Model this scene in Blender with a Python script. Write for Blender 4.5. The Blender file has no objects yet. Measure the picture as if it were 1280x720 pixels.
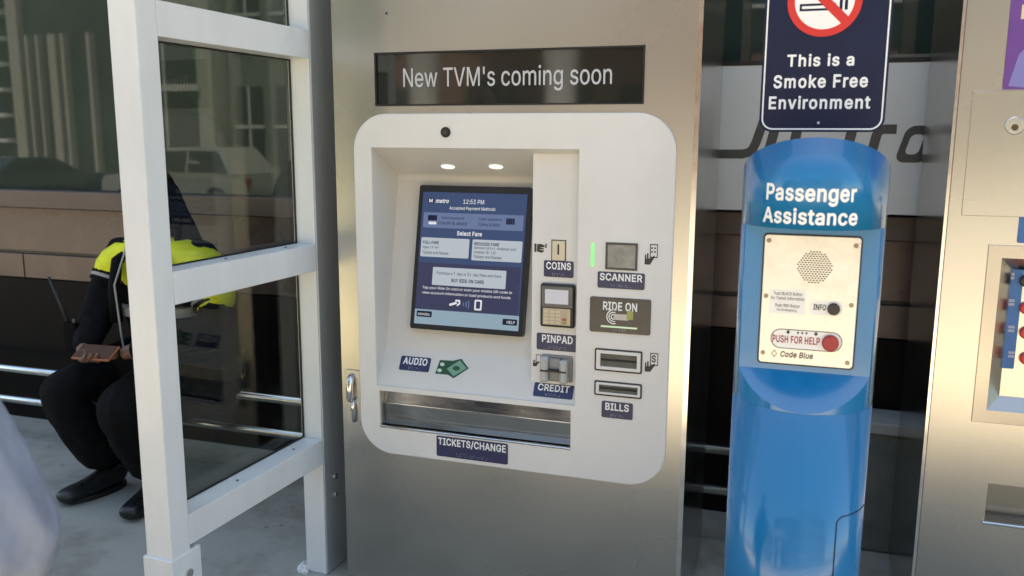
import bpy, bmesh, math, random
from mathutils import Vector, Matrix
random.seed(7)
R = math.radians
C = bpy.context.scene.collection
SC = bpy.context.scene

# ------------------------------------------------------------------ camera, sky, sun, exposure
EYE = Vector((0, 0, 1.5)); FPX = 1078.99; PITCH, YAW, ROLL = 0.17193646, 0.32236009, 0.00481887
fw = Vector((-math.sin(YAW)*math.cos(PITCH), math.cos(YAW)*math.cos(PITCH), -math.sin(PITCH)))
r0 = Vector((math.cos(YAW), math.sin(YAW), 0)); u0 = r0.cross(fw)
rt = math.cos(ROLL)*r0 + math.sin(ROLL)*u0; up = -math.sin(ROLL)*r0 + math.cos(ROLL)*u0
cd = bpy.data.cameras.new('camera'); cam = bpy.data.objects.new('camera', cd); C.objects.link(cam)
m3 = Matrix((rt, up, -fw)).transposed()
cam.matrix_world = Matrix.Translation(EYE) @ m3.to_4x4()
cd.sensor_width = 36; cd.lens = 36*FPX/1280; cd.clip_start = 0.05; cd.clip_end = 3000
cd.dof.use_dof = True; cd.dof.focus_distance = 2.6; cd.dof.aperture_fstop = 4.0
SC.camera = cam
SUN_EL, SUN_AZ = R(73), R(8)      # the sun stands behind the building: the platform lies in its shade
w = bpy.data.worlds.new('World'); SC.world = w; w.use_nodes = True
nt = w.node_tree; sk = nt.nodes.new('ShaderNodeTexSky'); sk.sky_type = 'NISHITA'; sk.sun_disc = False
sk.sun_elevation = SUN_EL; sk.sun_rotation = SUN_AZ
nt.links.new(sk.outputs[0], nt.nodes['Background'].inputs[0]); nt.nodes['Background'].inputs[1].default_value = 0.13
sd = bpy.data.lights.new('sun', 'SUN'); sd.energy = 5.0; sd.angle = R(0.5); sd.color = (1, .93, .82)
so = bpy.data.objects.new('sun', sd); C.objects.link(so); so.rotation_euler = (-(R(90)-SUN_EL), 0, -SUN_AZ); so.location = (0, 10, 20)
SC.view_settings.view_transform = 'Standard'; SC.view_settings.look = 'None'; SC.view_settings.gamma = 1
SC.view_settings.use_curve_mapping = False
SC.view_settings.exposure = 1.92
SC.view_settings.use_white_balance = True; SC.view_settings.white_balance_temperature = 7350; SC.view_settings.white_balance_tint = 6   # the photograph is balanced for the shade
GLOW = .255                        # how bright the lit screens stand against the daylight
SC.cycles.use_denoising = True; SC.cycles.max_bounces = 8; SC.cycles.sample_clamp_indirect = 6

# ------------------------------------------------------------------ helpers
def ray(x, y):
    return ((x-640)*rt - (y-360)*up + FPX*fw).normalized()
def PY(x, y, Y):                      # a measured point on the plane Y
    d = ray(x, y); p = EYE + d*(Y/d.y); return p
def rectY(x0, y0, x1, y1, Y):         # a measured upright rectangle on the plane Y: x0, x1, z0, z1
    a, b = PY(x0, (y0+y1)/2, Y), PY(x1, (y0+y1)/2, Y); c, d = PY((x0+x1)/2, y0, Y), PY((x0+x1)/2, y1, Y)
    return a.x, b.x, d.z, c.z

def mat(name, col, rough=.5, metal=0, spec=.5, var=0, vscale=6, vstretch=(1,1,1), rvar=0, bump=0, bscale=200, coat=0, aniso=0, bdist=.002, detail=6, emis=None, estr=0, ior=1.5):
    m = bpy.data.materials.new(name); m.use_nodes = True
    n = m.node_tree.nodes; l = m.node_tree.links; b = n['Principled BSDF']
    b.inputs['Base Color'].default_value = (*col, 1); b.inputs['Roughness'].default_value = rough
    b.inputs['Metallic'].default_value = metal; b.inputs['IOR'].default_value = ior
    b.inputs['Specular IOR Level'].default_value = spec; b.inputs['Coat Weight'].default_value = coat; b.inputs['Coat Roughness'].default_value = .06
    if aniso: b.inputs['Anisotropic'].default_value = aniso
    if emis: b.inputs['Emission Color'].default_value = (*emis, 1); b.inputs['Emission Strength'].default_value = estr
    if var or rvar or bump:
        tc = n.new('ShaderNodeTexCoord'); mp = n.new('ShaderNodeMapping'); mp.inputs['Scale'].default_value = vstretch
        l.new(tc.outputs['Object'], mp.inputs[0])
        ns = n.new('ShaderNodeTexNoise'); ns.inputs['Scale'].default_value = vscale; ns.inputs['Detail'].default_value = detail; ns.inputs['Roughness'].default_value = .62
        l.new(mp.outputs[0], ns.inputs['Vector'])
        if var:
            rp = n.new('ShaderNodeValToRGB'); rp.color_ramp.elements[0].position = .3; rp.color_ramp.elements[1].position = .7
            rp.color_ramp.elements[0].color = (*[c*(1-var) for c in col], 1); rp.color_ramp.elements[1].color = (*[min(1, c*(1+var)) for c in col], 1)
            l.new(ns.outputs['Fac'], rp.inputs[0]); l.new(rp.outputs[0], b.inputs['Base Color'])
        if rvar:
            mr = n.new('ShaderNodeMapRange'); mr.inputs[1].default_value = .3; mr.inputs[2].default_value = .7
            mr.inputs[3].default_value = max(0, rough-rvar); mr.inputs[4].default_value = min(1, rough+rvar)
            l.new(ns.outputs['Fac'], mr.inputs[0]); l.new(mr.outputs[0], b.inputs['Roughness'])
        if bump:
            n2 = n.new('ShaderNodeTexNoise'); n2.inputs['Scale'].default_value = bscale; l.new(mp.outputs[0], n2.inputs['Vector'])
            bp = n.new('ShaderNodeBump'); bp.inputs['Strength'].default_value = bump; bp.inputs['Distance'].default_value = bdist
            l.new(n2.outputs['Fac'], bp.inputs['Height']); l.new(bp.outputs[0], b.inputs['Normal'])
    return m
def emat(name, col, s):
    return mat(name, tuple(c*.05 for c in col), .25, spec=.15, emis=col, estr=s*GLOW)
def glass_mat(name, tint, r0_=.035):
    m = bpy.data.materials.new(name); m.use_nodes = True; n = m.node_tree.nodes; l = m.node_tree.links; n.clear()
    o = n.new('ShaderNodeOutputMaterial'); mx = n.new('ShaderNodeMixShader'); t = n.new('ShaderNodeBsdfTransparent'); g = n.new('ShaderNodeBsdfGlossy')
    t.inputs[0].default_value = (*tint, 1); g.inputs['Roughness'].default_value = .015
    lw = n.new('ShaderNodeLayerWeight'); pw = n.new('ShaderNodeMath'); pw.operation = 'POWER'; pw.inputs[1].default_value = 5
    f = n.new('ShaderNodeMath'); f.operation = 'MULTIPLY_ADD'; f.inputs[1].default_value = 1-r0_; f.inputs[2].default_value = r0_
    l.new(lw.outputs['Facing'], pw.inputs[0]); l.new(pw.outputs[0], f.inputs[0])
    l.new(f.outputs[0], mx.inputs[0]); l.new(t.outputs[0], mx.inputs[1]); l.new(g.outputs[0], mx.inputs[2]); l.new(mx.outputs[0], o.inputs[0])
    return m

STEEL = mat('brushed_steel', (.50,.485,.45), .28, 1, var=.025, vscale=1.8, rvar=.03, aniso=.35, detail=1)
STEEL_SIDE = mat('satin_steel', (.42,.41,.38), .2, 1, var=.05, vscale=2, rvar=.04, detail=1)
BRIGHT = mat('bright_steel', (.72,.70,.66), .16, 1, var=.05, vscale=20, rvar=.05)
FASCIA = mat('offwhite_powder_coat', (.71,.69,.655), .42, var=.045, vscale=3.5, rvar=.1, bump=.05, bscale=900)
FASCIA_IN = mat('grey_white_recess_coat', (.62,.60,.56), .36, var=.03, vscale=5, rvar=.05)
ALU = mat('white_painted_aluminium', (.66,.67,.66), .4, var=.06, vscale=7, vstretch=(1,1,.25), rvar=.08, coat=.15)
BLACK = mat('black_plastic', (.012,.012,.013), .38, rvar=.05)
DARKGREY = mat('dark_grey_plastic', (.05,.05,.05), .4)
RUBBER = mat('black_rubber', (.008,.008,.008), .6)
NAVY = mat('navy_label', (.022,.026,.085), .35, var=.1, vscale=40)
WHITE = mat('white_lettering', (.82,.82,.80), .5)
GREYWHITE = mat('greyed_white_lettering', (.50,.50,.52), .5)
DOT = mat('pale_braille', (.35,.36,.45), .5)
HEADGLASS = mat('dark_display_glass', (.018,.02,.016), .05, ior=1.7, var=.2, vscale=4)
WALLGLASS = mat('dark_green_tinted_glass', (.030,.041,.031), .018, ior=1.58, var=.15, vscale=2)
PANE = glass_mat('grey_tinted_pane', (.86,.88,.83), .03)
BLUE = mat('glossy_blue_paint', (.002,.155,.36), .22, var=.10, vscale=6, vstretch=(1,1,.25), rvar=.12, coat=.45)
FACEP = mat('satin_faceplate_steel', (.70,.675,.63), .38, .6, var=.14, vscale=22, rvar=.12)
RED = mat('red_button', (.32,.012,.016), .35)
REDPAINT = mat('red_sign_paint', (.62,.03,.025), .4)
REDTXT = mat('red_lettering', (.33,.02,.05), .5)
NAVYSIGN = mat('navy_sign_paint', (.007,.012,.042), .42, spec=.3, var=.15, vscale=6)
BANDMAT = mat('grey_white_band_film', (.64,.65,.62), .4, var=.03, vscale=3)
LETTER = mat('dark_grey_letter_film', (.06,.062,.058), .4)
BROWN = mat('brown_glossy_panel', (.105,.066,.052), .3, var=.12, vscale=5, rvar=.08)
LEDGE = mat('brown_metal_ledge', (.092,.064,.051), .42, var=.1, vscale=8)
DARKWALL = mat('darker_wall_base', (.007,.0055,.0045), .5, spec=.1, var=.2, vscale=6)
TUBE = mat('polished_tube_steel', (.66,.67,.66), .2, 1, rvar=.06, vscale=15)
BLOCK = mat('grey_concrete_block', (.13,.14,.12), .8, var=.2, vscale=14, bump=.3, bscale=90)
YELLOW = mat('hi_vis_yellow_cloth', (.62,.66,.02), .75, var=.12, vscale=20)
SILVER = mat('reflective_grey_tape', (.26,.26,.25), .5)
CLOTH = mat('black_uniform_cloth', (.0035,.0035,.004), .9, spec=.15, var=.3, vscale=30, bump=.5, bscale=22, bdist=.012)
BOOT = mat('black_boot_leather', (.009,.009,.009), .33, rvar=.1, vscale=30)
SKIN = mat('brown_skin', (.15,.075,.045), .5, var=.1, vscale=20)
SKIN2 = mat('light_skin', (.45,.27,.19), .5, var=.1, vscale=20)
HAIR = mat('black_hair', (.003,.0028,.0025), .75, spec=.12, var=.4, vscale=60, vstretch=(1,1,.1))
SHIRT = mat('pale_blue_grey_cloth', (.21,.235,.30), .85, var=.10, vscale=9, bump=.7, bscale=14, bdist=.02)
JEANS = mat('dark_blue_cloth', (.03,.04,.07), .85, var=.2, vscale=20)

def concrete(name, col):
    """worn concrete: broad mottling, darker stains with soft edges and small dark spots"""
    m = mat(name, col, .75, var=.13, vscale=1.3, bump=.35, bscale=90)
    n = m.node_tree.nodes; l = m.node_tree.links; b = n['Principled BSDF']
    src = b.inputs['Base Color'].links[0].from_socket; tc = n.new('ShaderNodeTexCoord')
    def layer(src, scale, detail, lo, hi, dark, fac, tex='ShaderNodeTexNoise', out='Fac'):
        t = n.new(tex); t.inputs['Scale'].default_value = scale
        if tex == 'ShaderNodeTexNoise': t.inputs['Detail'].default_value = detail; t.inputs['Roughness'].default_value = .7
        l.new(tc.outputs['Object'], t.inputs['Vector'])
        rp = n.new('ShaderNodeValToRGB'); rp.color_ramp.elements[0].position = lo; rp.color_ramp.elements[1].position = hi
        rp.color_ramp.elements[0].color = (*dark, 1); rp.color_ramp.elements[1].color = (1,1,1,1); l.new(t.outputs[out], rp.inputs[0])
        mx = n.new('ShaderNodeMixRGB'); mx.blend_type = 'MULTIPLY'; mx.inputs[0].default_value = fac
        l.new(src, mx.inputs[1]); l.new(rp.outputs[0], mx.inputs[2]); return mx.outputs[0]
    src = layer(src, 2.6, 9, .36, .52, (.66,.63,.58), .75)
    src = layer(src, 38, 8, .30, .42, (.6,.58,.55), .5)
    src = layer(src, 7.0, 0, .06, .10, (.45,.43,.40), .7, 'ShaderNodeTexVoronoi', 'Distance')
    l.new(src, b.inputs['Base Color']); return m
FLOOR = concrete('worn_concrete', (.315,.312,.268)); ASPHALT = mat('asphalt', (.055,.055,.055), .85, var=.2, vscale=3, bump=.4, bscale=120)
PAVE = concrete('pale_pavement', (.42,.40,.36))

def thing(name, label, cat, loc=(0,0,0), rz=0, group=None):
    o = bpy.data.objects.new(name, None); C.objects.link(o); o.location = loc; o.rotation_euler = (0,0,rz); o.empty_display_size = .1
    o['label'] = label; o['category'] = cat
    if group: o['group'] = group
    return o
def root_of(o):
    while o.parent: o = o.parent
    return o
def obj(name, bm, m, parent=None, smooth=False, label=None, local=False, loc=None):
    """one mesh object; bm is in world coordinates unless local, and parts keep their thing's frame"""
    me = bpy.data.meshes.new(name)
    if parent is not None and not local:
        r = root_of(parent); M = Matrix.Translation(r.location) @ r.rotation_euler.to_matrix().to_4x4()
        bm.transform(M.inverted())
    elif loc is not None:
        bm.transform(Matrix.Translation(-Vector(loc)))
    bmesh.ops.recalc_face_normals(bm, faces=bm.faces) if not getattr(bm, 'keep', False) else None
    bm.to_mesh(me); bm.free()
    o = bpy.data.objects.new(name, me); C.objects.link(o)
    if loc is not None: o.location = loc
    for x in (m if isinstance(m, (list, tuple)) else [m]): me.materials.append(x)
    if parent is not None: o.parent = parent
    if smooth:
        for p in me.polygons: p.use_smooth = True
    if label: o['label'] = label
    return o
def tag(o, label, cat, group=None):
    o['label'] = label; o['category'] = cat
    if group: o['group'] = group
    return o
def struct(name, bm, m, **k):
    o = obj(name, bm, m, **k); o['kind'] = 'structure'; return o
NB = bmesh.new
def box(bm, x0, x1, y0, y1, z0, z1, bev=0, seg=2):
    r = bmesh.ops.create_cube(bm, size=1)
    for v in r['verts']: v.co = Vector((x0+(v.co.x+.5)*(x1-x0), y0+(v.co.y+.5)*(y1-y0), z0+(v.co.z+.5)*(z1-z0)))
    if bev:
        es = list({e for v in r['verts'] for e in v.link_edges})
        bmesh.ops.bevel(bm, geom=es, offset=bev, segments=seg, affect='EDGES', profile=.5)
    return bm
def B(*a, **k): return box(NB(), *a, **k)
def rr(x0, x1, z0, z1, r, seg=8):
    pts = []
    for cx, cz, a0 in ((x1-r, z1-r, 0), (x0+r, z1-r, 90), (x0+r, z0+r, 180), (x1-r, z0+r, 270)):
        for i in range(seg+1):
            a = R(a0+90*i/seg); pts.append((cx+r*math.cos(a), cz+r*math.sin(a)))
    return pts
def circ(cx, cz, r, n=24, rz=None):
    return [(cx+r*math.cos(2*math.pi*i/n), cz+(rz or r)*math.sin(2*math.pi*i/n)) for i in range(n)]
def rc(x0, x1, z0, z1): return [(x0,z0),(x1,z0),(x1,z1),(x0,z1)]
def plate(outer, yf, yb, holes=(), cham=0, f=None, bm=None):
    """a plate in the XZ plane from yf (front) to yb (back), with holes; f maps (x, y, z) to a point"""
    bm = bm or NB(); f = f or (lambda x, y, z: (x, y, z))
    cx = sum(p[0] for p in outer)/len(outer); cz = sum(p[1] for p in outer)/len(outer)
    def ins(pts, c):
        xs = [p[0] for p in pts]; zs = [p[1] for p in pts]; wx = max(xs)-min(xs); wz = max(zs)-min(zs)
        mx = (max(xs)+min(xs))/2; mz = (max(zs)+min(zs))/2
        return [(mx+(p[0]-mx)*(wx-2*c)/wx, mz+(p[1]-mz)*(wz-2*c)/wz) for p in pts]
    def loop(pts, y): return [bm.verts.new(f(p[0], y, p[1])) for p in pts]
    def wall(a, b):
        n = len(a)
        for i in range(n): bm.faces.new((a[i], a[(i+1)%n], b[(i+1)%n], b[i]))
    sy = 1 if yb > yf else -1
    fl = loop(ins(outer, cham), yf) if cham else loop(outer, yf)
    if cham: ml = loop(outer, yf+sy*cham); wall(fl, ml)
    else: ml = fl
    bl = loop(outer, yb); wall(ml, bl)
    hl = [(loop(h, yf), loop(h, yb)) for h in holes]
    for a, b in hl: wall(a, b)
    for loops in ([fl]+[a for a, _ in hl], [bl]+[b for _, b in hl]):
        if len(loops) == 1: bm.faces.new(loops[0])
        else:
            es = []
            for L in loops:
                for i in range(len(L)):
                    e = bm.edges.get((L[i], L[(i+1)%len(L)])) or bm.edges.new((L[i], L[(i+1)%len(L)])); es.append(e)
            bmesh.ops.triangle_fill(bm, edges=es, use_beauty=True, use_dissolve=False)
    return bm
def sheet(outer, f, holes=(), bm=None):
    """a single flat sheet, f maps (u, v) to a point"""
    bm = bm or NB(); es = []
    if not holes:
        bm.faces.new([bm.verts.new(f(*p)) for p in outer]); return bm
    for L in [outer]+list(holes):
        vs = [bm.verts.new(f(*p)) for p in L]
        es += [bm.edges.new((vs[i], vs[(i+1)%len(vs)])) for i in range(len(vs))]
    bmesh.ops.triangle_fill(bm, edges=es, use_beauty=True, use_dissolve=False); return bm
def tube(bm, pts, r, n=12, cap=True):
    pts = [Vector(p) for p in pts]; rs = r if isinstance(r, (list, tuple)) else [r]*len(pts); rings = []
    t0 = (pts[1]-pts[0]).normalized(); nrm = t0.orthogonal().normalized()
    for i, p in enumerate(pts):
        t = (pts[min(i+1, len(pts)-1)]-pts[max(i-1, 0)]).normalized(); nrm = (nrm-t*nrm.dot(t)).normalized(); b = t.cross(nrm)
        rings.append([bm.verts.new(p+rs[i]*(math.cos(2*math.pi*k/n)*nrm+math.sin(2*math.pi*k/n)*b)) for k in range(n)])
    for a, b in zip(rings, rings[1:]):
        for k in range(n): bm.faces.new((a[k], a[(k+1)%n], b[(k+1)%n], b[k]))
    if cap: bm.faces.new(rings[0][::-1]); bm.faces.new(rings[-1])
    return bm
def lathe(bm, prof, cx, cy, n=48, caps=True):
    rings = [[bm.verts.new((cx+r*math.cos(2*math.pi*k/n), cy+r*math.sin(2*math.pi*k/n), z)) for k in range(n)] for r, z in prof]
    for a, b in zip(rings, rings[1:]):
        for k in range(n): bm.faces.new((a[k], a[(k+1)%n], b[(k+1)%n], b[k]))
    if caps: bm.faces.new(rings[0][::-1]); bm.faces.new(rings[-1])
    return bm
def loft(bm, a, b):
    """side walls of a prism between two loops of points, both ends closed"""
    A = [bm.verts.new(p) for p in a]; Bv = [bm.verts.new(p) for p in b]; n = len(A)
    for i in range(n): bm.faces.new((A[i], A[(i+1)%n], Bv[(i+1)%n], Bv[i]))
    bm.faces.new(A[::-1]); bm.faces.new(Bv); return bm
def profile(bm, prof, x0, x1):          # a YZ profile extruded along X
    return loft(bm, [(x0, y, z) for y, z in prof], [(x1, y, z) for y, z in prof])

# letter outlines: advance, then closed outlines (x, y pairs) of a regular and a bold cut, in thousandths of the type size
GLYPHS = {
'&': (448, [[[180,-11,150,-7,118,3,87,20,62,44,47,64,35,92,30,122,30,144,37,178,52,206,82,238,128,276,94,322,75,362,71,386,71,410,75,432,83,454,94,470,111,488,138,506,168,515,214,517,256,509,270,502,288,489,305,472,317,454,324,436,328,414,325,376,316,354,306,336,278,306,227,266,226,264,326,142,340,178,346,227,411,226,411,192,404,150,391,116,373,86,441,4,442,0,438,-4,362,-4,328,36,296,13,262,-1,220,-10],[184,50,208,51,238,58,264,71,285,88,170,224,136,197,116,176,104,152,101,126,110,94,128,72,154,57],[182,318,187,318,230,352,246,368,256,390,258,408,251,430,237,446,220,455,196,457,172,450,154,436,144,418,141,394,146,372,156,352]],[[180,-31,150,-27,108,-14,74,6,46,31,29,56,15,92,10,120,10,146,13,166,20,188,37,218,68,252,100,280,77,312,65,334,52,376,52,418,66,464,79,484,98,504,128,523,168,535,216,537,242,533,266,526,280,519,302,504,320,484,334,464,347,424,347,384,331,338,308,308,282,283,255,262,255,260,320,182,324,202,325,226,330,238,338,244,348,248,410,248,419,244,426,238,432,224,428,168,416,126,398,88,456,16,461,-2,454,-16,440,-24,362,-24,348,-18,324,8,298,-8,256,-23,222,-30],[185,70,198,70,224,74,250,85,256,92,168,196,148,182,129,160,122,144,121,126,127,104,142,87,164,74],[186,344,216,366,235,388,238,402,237,414,230,425,218,435,198,437,184,434,172,427,163,414,161,394,165,376]]]),
"'": (206, [[[76,314,73,330,66,510,70,513,138,513,140,510,140,498,132,316,128,314]],[[76,294,61,302,54,316,46,512,54,526,68,533,138,533,153,526,160,510,152,316,145,302,130,294]]]),
'(': (273, [[[176,-100,155,-66,133,-20,118,18,101,74,91,126,86,168,85,228,87,258,95,316,110,386,135,464,162,522,176,543,236,543,240,540,240,536,202,448,172,346,157,252,155,190,162,126,178,60,196,6,240,-96,236,-100]],[[174,-120,166,-117,158,-110,137,-74,107,-8,87,50,73,112,67,156,65,186,67,260,77,328,96,408,124,488,150,542,162,557,174,563,238,563,246,560,254,554,259,542,259,534,219,438,192,346,179,270,175,192,182,128,198,60,221,-4,257,-84,259,-98,254,-111,238,-120]]]),
')': (273, [[[36,-100,33,-94,75,0,99,74,114,146,118,190,118,222,109,306,94,374,65,466,33,540,36,543,98,543,104,536,121,504,144,450,169,364,180,308,186,260,188,228,186,156,176,92,161,36,137,-28,104,-94,98,-100]],[[34,-120,19,-110,14,-98,14,-92,58,10,79,74,94,148,98,222,89,306,74,374,52,444,16,526,14,540,20,554,34,563,98,563,108,560,116,554,138,514,164,452,183,390,198,322,206,262,208,230,206,154,196,90,181,36,154,-38,121,-104,112,-114,98,-120]]]),
'+': (453, [[[196,30,194,34,194,167,60,168,57,172,57,226,62,230,193,230,194,366,198,368,256,368,259,364,260,231,392,230,395,226,395,172,390,168,260,168,259,32,254,30]],[[196,10,181,18,174,32,174,147,60,148,50,152,40,161,37,170,37,228,44,243,60,250,173,250,174,364,178,375,187,384,196,388,256,388,272,380,279,366,280,251,392,250,402,246,412,237,415,228,415,170,408,155,392,148,280,148,279,34,276,23,266,14,256,10]]]),
',': (188, [[[36,-123,34,-116,64,72,68,75,138,75,141,68,88,-120,84,-123]],[[36,-143,20,-134,14,-116,43,70,47,82,54,90,66,95,138,95,148,92,158,82,161,66,105,-130,98,-138,86,-143]]]),
'-': (453, [[[112,184,110,188,110,244,114,248,336,248,341,244,341,188,338,184]],[[112,164,97,172,90,186,90,246,96,258,106,266,114,268,338,268,352,262,359,252,361,244,361,186,355,174,346,166,338,164]]]),
'/': (249, [[[12,-80,10,-76,11,-68,173,532,178,537,236,537,239,534,238,526,76,-76,72,-80]],[[12,-100,3,-96,-4,-90,-10,-72,156,542,164,551,176,557,236,557,244,555,256,544,259,534,258,526,93,-86,86,-94,72,-100]]]),
'1': (453, [[[74,-4,72,0,72,54,74,59,206,59,208,62,208,440,203,438,88,354,82,358,82,428,196,513,278,513,280,508,280,60,392,59,395,54,395,-2,390,-4]],[[74,-24,59,-16,52,-2,52,56,56,66,62,73,74,79,188,80,188,400,186,401,102,339,84,335,70,342,62,356,62,428,65,438,74,448,186,530,196,533,276,533,286,530,296,520,300,510,300,80,392,79,406,73,412,66,415,56,415,0,412,-10,402,-20,392,-24]]]),
'2': (453, [[[62,-4,60,0,60,50,273,278,296,308,307,328,316,366,315,386,310,406,304,418,292,431,266,448,240,455,218,456,188,450,168,440,155,428,138,402,129,358,66,358,62,362,63,386,68,412,76,432,95,462,116,483,138,499,174,514,200,519,238,520,272,515,303,504,330,486,350,467,374,430,382,406,385,384,385,360,380,330,361,286,327,240,161,62,390,61,393,56,393,-2,388,-4]],[[62,-24,47,-16,40,-2,40,50,43,60,237,266,266,300,291,340,295,358,296,376,293,396,289,404,274,421,256,431,244,434,208,435,184,426,166,410,154,388,149,354,141,344,128,338,64,338,48,348,42,362,45,400,58,442,80,476,102,498,130,517,174,534,200,539,240,540,272,535,312,521,343,502,365,480,390,442,404,394,405,360,402,338,387,294,358,248,308,188,208,82,390,81,400,78,408,71,413,58,413,0,410,-10,400,-20,390,-24]]]),
'3': (453, [[[202,-11,168,-6,132,5,106,19,82,37,62,61,50,82,43,106,40,132,44,136,110,136,123,100,139,80,164,64,192,56,228,54,262,60,286,71,308,90,322,120,325,152,318,182,300,210,276,229,248,239,212,244,156,244,153,248,153,302,281,448,68,448,66,452,66,510,70,513,374,513,376,508,376,458,232,296,276,291,308,281,338,264,363,240,384,208,394,178,397,134,392,102,379,72,365,52,344,30,322,14,302,4,268,-6,234,-11]],[[200,-31,166,-26,122,-12,96,2,70,22,52,41,33,72,23,106,20,134,27,148,42,156,112,156,123,150,130,143,138,115,152,94,174,81,200,75,228,74,254,78,276,88,292,103,302,120,305,150,301,172,284,198,266,212,246,219,212,224,154,224,140,232,133,246,133,300,136,312,236,428,70,428,60,431,52,438,46,450,46,512,54,526,68,533,374,533,389,526,396,510,396,460,393,448,274,312,308,302,340,286,360,271,378,254,392,234,406,206,416,168,417,132,412,102,402,74,386,47,358,16,340,2,312,-13,270,-26,234,-31]]]),
'4': (453, [[[280,-4,278,0,276,101,40,101,36,104,37,162,234,496,246,513,312,513,315,510,315,506,116,168,277,168,278,320,282,322,346,320,347,168,416,166,417,104,414,101,348,100,346,-2,342,-4]],[[280,-24,265,-16,258,-2,256,81,38,81,24,88,16,104,16,160,20,172,223,516,232,528,246,533,314,533,329,524,334,512,334,504,151,188,257,188,258,318,262,329,271,338,280,342,344,342,360,334,367,320,368,188,414,187,422,185,431,178,437,164,437,104,431,90,424,84,414,81,367,80,367,-2,361,-14,354,-20,344,-24]]]),
'5': (453, [[[206,-11,178,-7,150,1,122,16,104,30,84,50,69,74,59,104,56,132,60,134,124,134,136,100,148,84,166,69,186,59,204,55,228,54,246,57,262,62,281,72,295,84,309,104,320,130,323,146,324,168,321,190,313,214,297,238,274,258,240,271,210,273,180,268,150,256,130,242,78,247,64,251,92,510,96,513,368,513,370,508,370,452,368,448,158,448,154,446,140,311,178,330,216,338,258,336,304,322,338,299,363,270,384,232,394,188,395,148,388,108,373,74,350,42,320,16,288,0,246,-10]],[[204,-31,168,-25,133,-12,105,4,76,30,52,64,40,98,36,122,39,140,46,148,58,154,124,154,140,144,153,110,162,97,175,86,188,79,206,75,236,75,252,79,268,87,280,98,292,114,300,132,304,156,301,190,290,214,274,233,256,245,238,251,210,253,182,248,160,239,140,225,130,222,70,228,56,232,49,238,43,250,43,258,72,512,80,526,94,533,368,533,383,526,390,510,390,450,386,441,377,432,366,428,172,426,164,346,200,356,242,358,284,350,312,340,330,330,362,302,388,268,408,220,415,178,413,130,401,86,378,46,352,17,322,-6,276,-24,236,-31]]]),
'6': (453, [[[212,-11,170,-3,140,11,112,31,86,62,72,90,62,128,60,174,64,202,75,240,102,294,247,510,252,513,322,513,326,510,326,506,191,310,222,318,268,316,304,306,340,284,358,266,371,248,386,212,393,170,393,142,389,114,378,82,366,60,350,40,324,18,302,4,274,-6,240,-11],[218,52,232,52,254,56,274,65,288,75,302,89,314,110,323,148,323,166,319,190,314,204,300,228,288,240,272,250,256,257,234,261,210,260,192,256,164,240,150,224,138,204,129,166,129,150,133,126,142,104,154,86,178,65,198,56]],[[210,-31,178,-26,136,-10,100,16,72,48,55,80,42,128,40,174,44,204,58,250,85,304,232,522,240,530,250,533,324,533,336,528,342,520,345,508,342,496,234,340,280,334,314,323,351,300,374,278,394,246,409,200,413,172,413,142,409,114,398,78,383,50,364,27,337,2,312,-13,274,-26,242,-31],[219,72,250,75,276,90,287,102,297,120,303,150,299,188,286,214,262,233,252,238,232,241,200,238,178,225,164,211,155,194,149,166,153,126,168,99,188,82,204,75]]]),
'7': (453, [[[96,-4,93,0,94,4,317,446,62,448,58,452,58,510,62,513,392,513,395,508,395,446,170,0,164,-4]],[[94,-24,83,-18,77,-12,74,0,76,12,285,426,62,428,52,431,44,438,38,450,38,510,42,520,51,530,62,533,392,533,402,530,412,520,415,510,415,448,412,436,187,-10,180,-19,166,-24]]]),
':': (188, [[[86,-8,70,-2,54,12,47,28,46,48,51,66,67,82,82,90,102,91,124,83,138,69,144,54,145,34,139,16,125,0,108,-7],[86,267,70,273,54,287,47,304,46,324,52,342,65,356,82,365,102,366,122,359,136,346,144,330,145,308,139,290,125,276,108,268]],[[86,-28,60,-19,40,-1,28,22,26,50,34,76,54,97,82,110,104,111,128,103,149,86,158,74,164,56,165,32,156,6,138,-14,110,-27],[86,247,60,256,40,274,27,302,26,324,35,352,52,371,66,380,82,385,104,386,132,376,151,360,164,332,165,308,156,280,138,260,110,248]]]),
'=': (453, [[[70,93,68,98,68,152,72,157,380,157,385,154,385,96,382,93],[70,241,68,246,68,300,72,305,380,305,385,302,385,244,382,241]],[[70,73,54,82,48,96,48,156,56,170,70,177,382,177,398,170,405,156,405,94,398,80,384,73],[70,221,54,230,48,244,48,304,55,318,70,325,382,325,398,318,405,304,405,242,398,228,384,221]]]),
'A': (480, [[[14,-4,12,0,15,12,196,510,202,513,278,513,281,510,416,142,467,-2,462,-4,396,-4,391,-2,340,138,140,138,136,134,89,-2,84,-4],[162,204,317,204,260,368,239,438]],[[14,-24,-2,-14,-7,-2,-7,6,179,520,186,528,200,533,276,533,288,530,298,520,481,22,486,4,483,-12,477,-18,464,-24,394,-24,380,-18,373,-10,326,118,154,118,150,116,107,-10,103,-16,86,-24],[189,224,290,224,238,371]]]),
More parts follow.
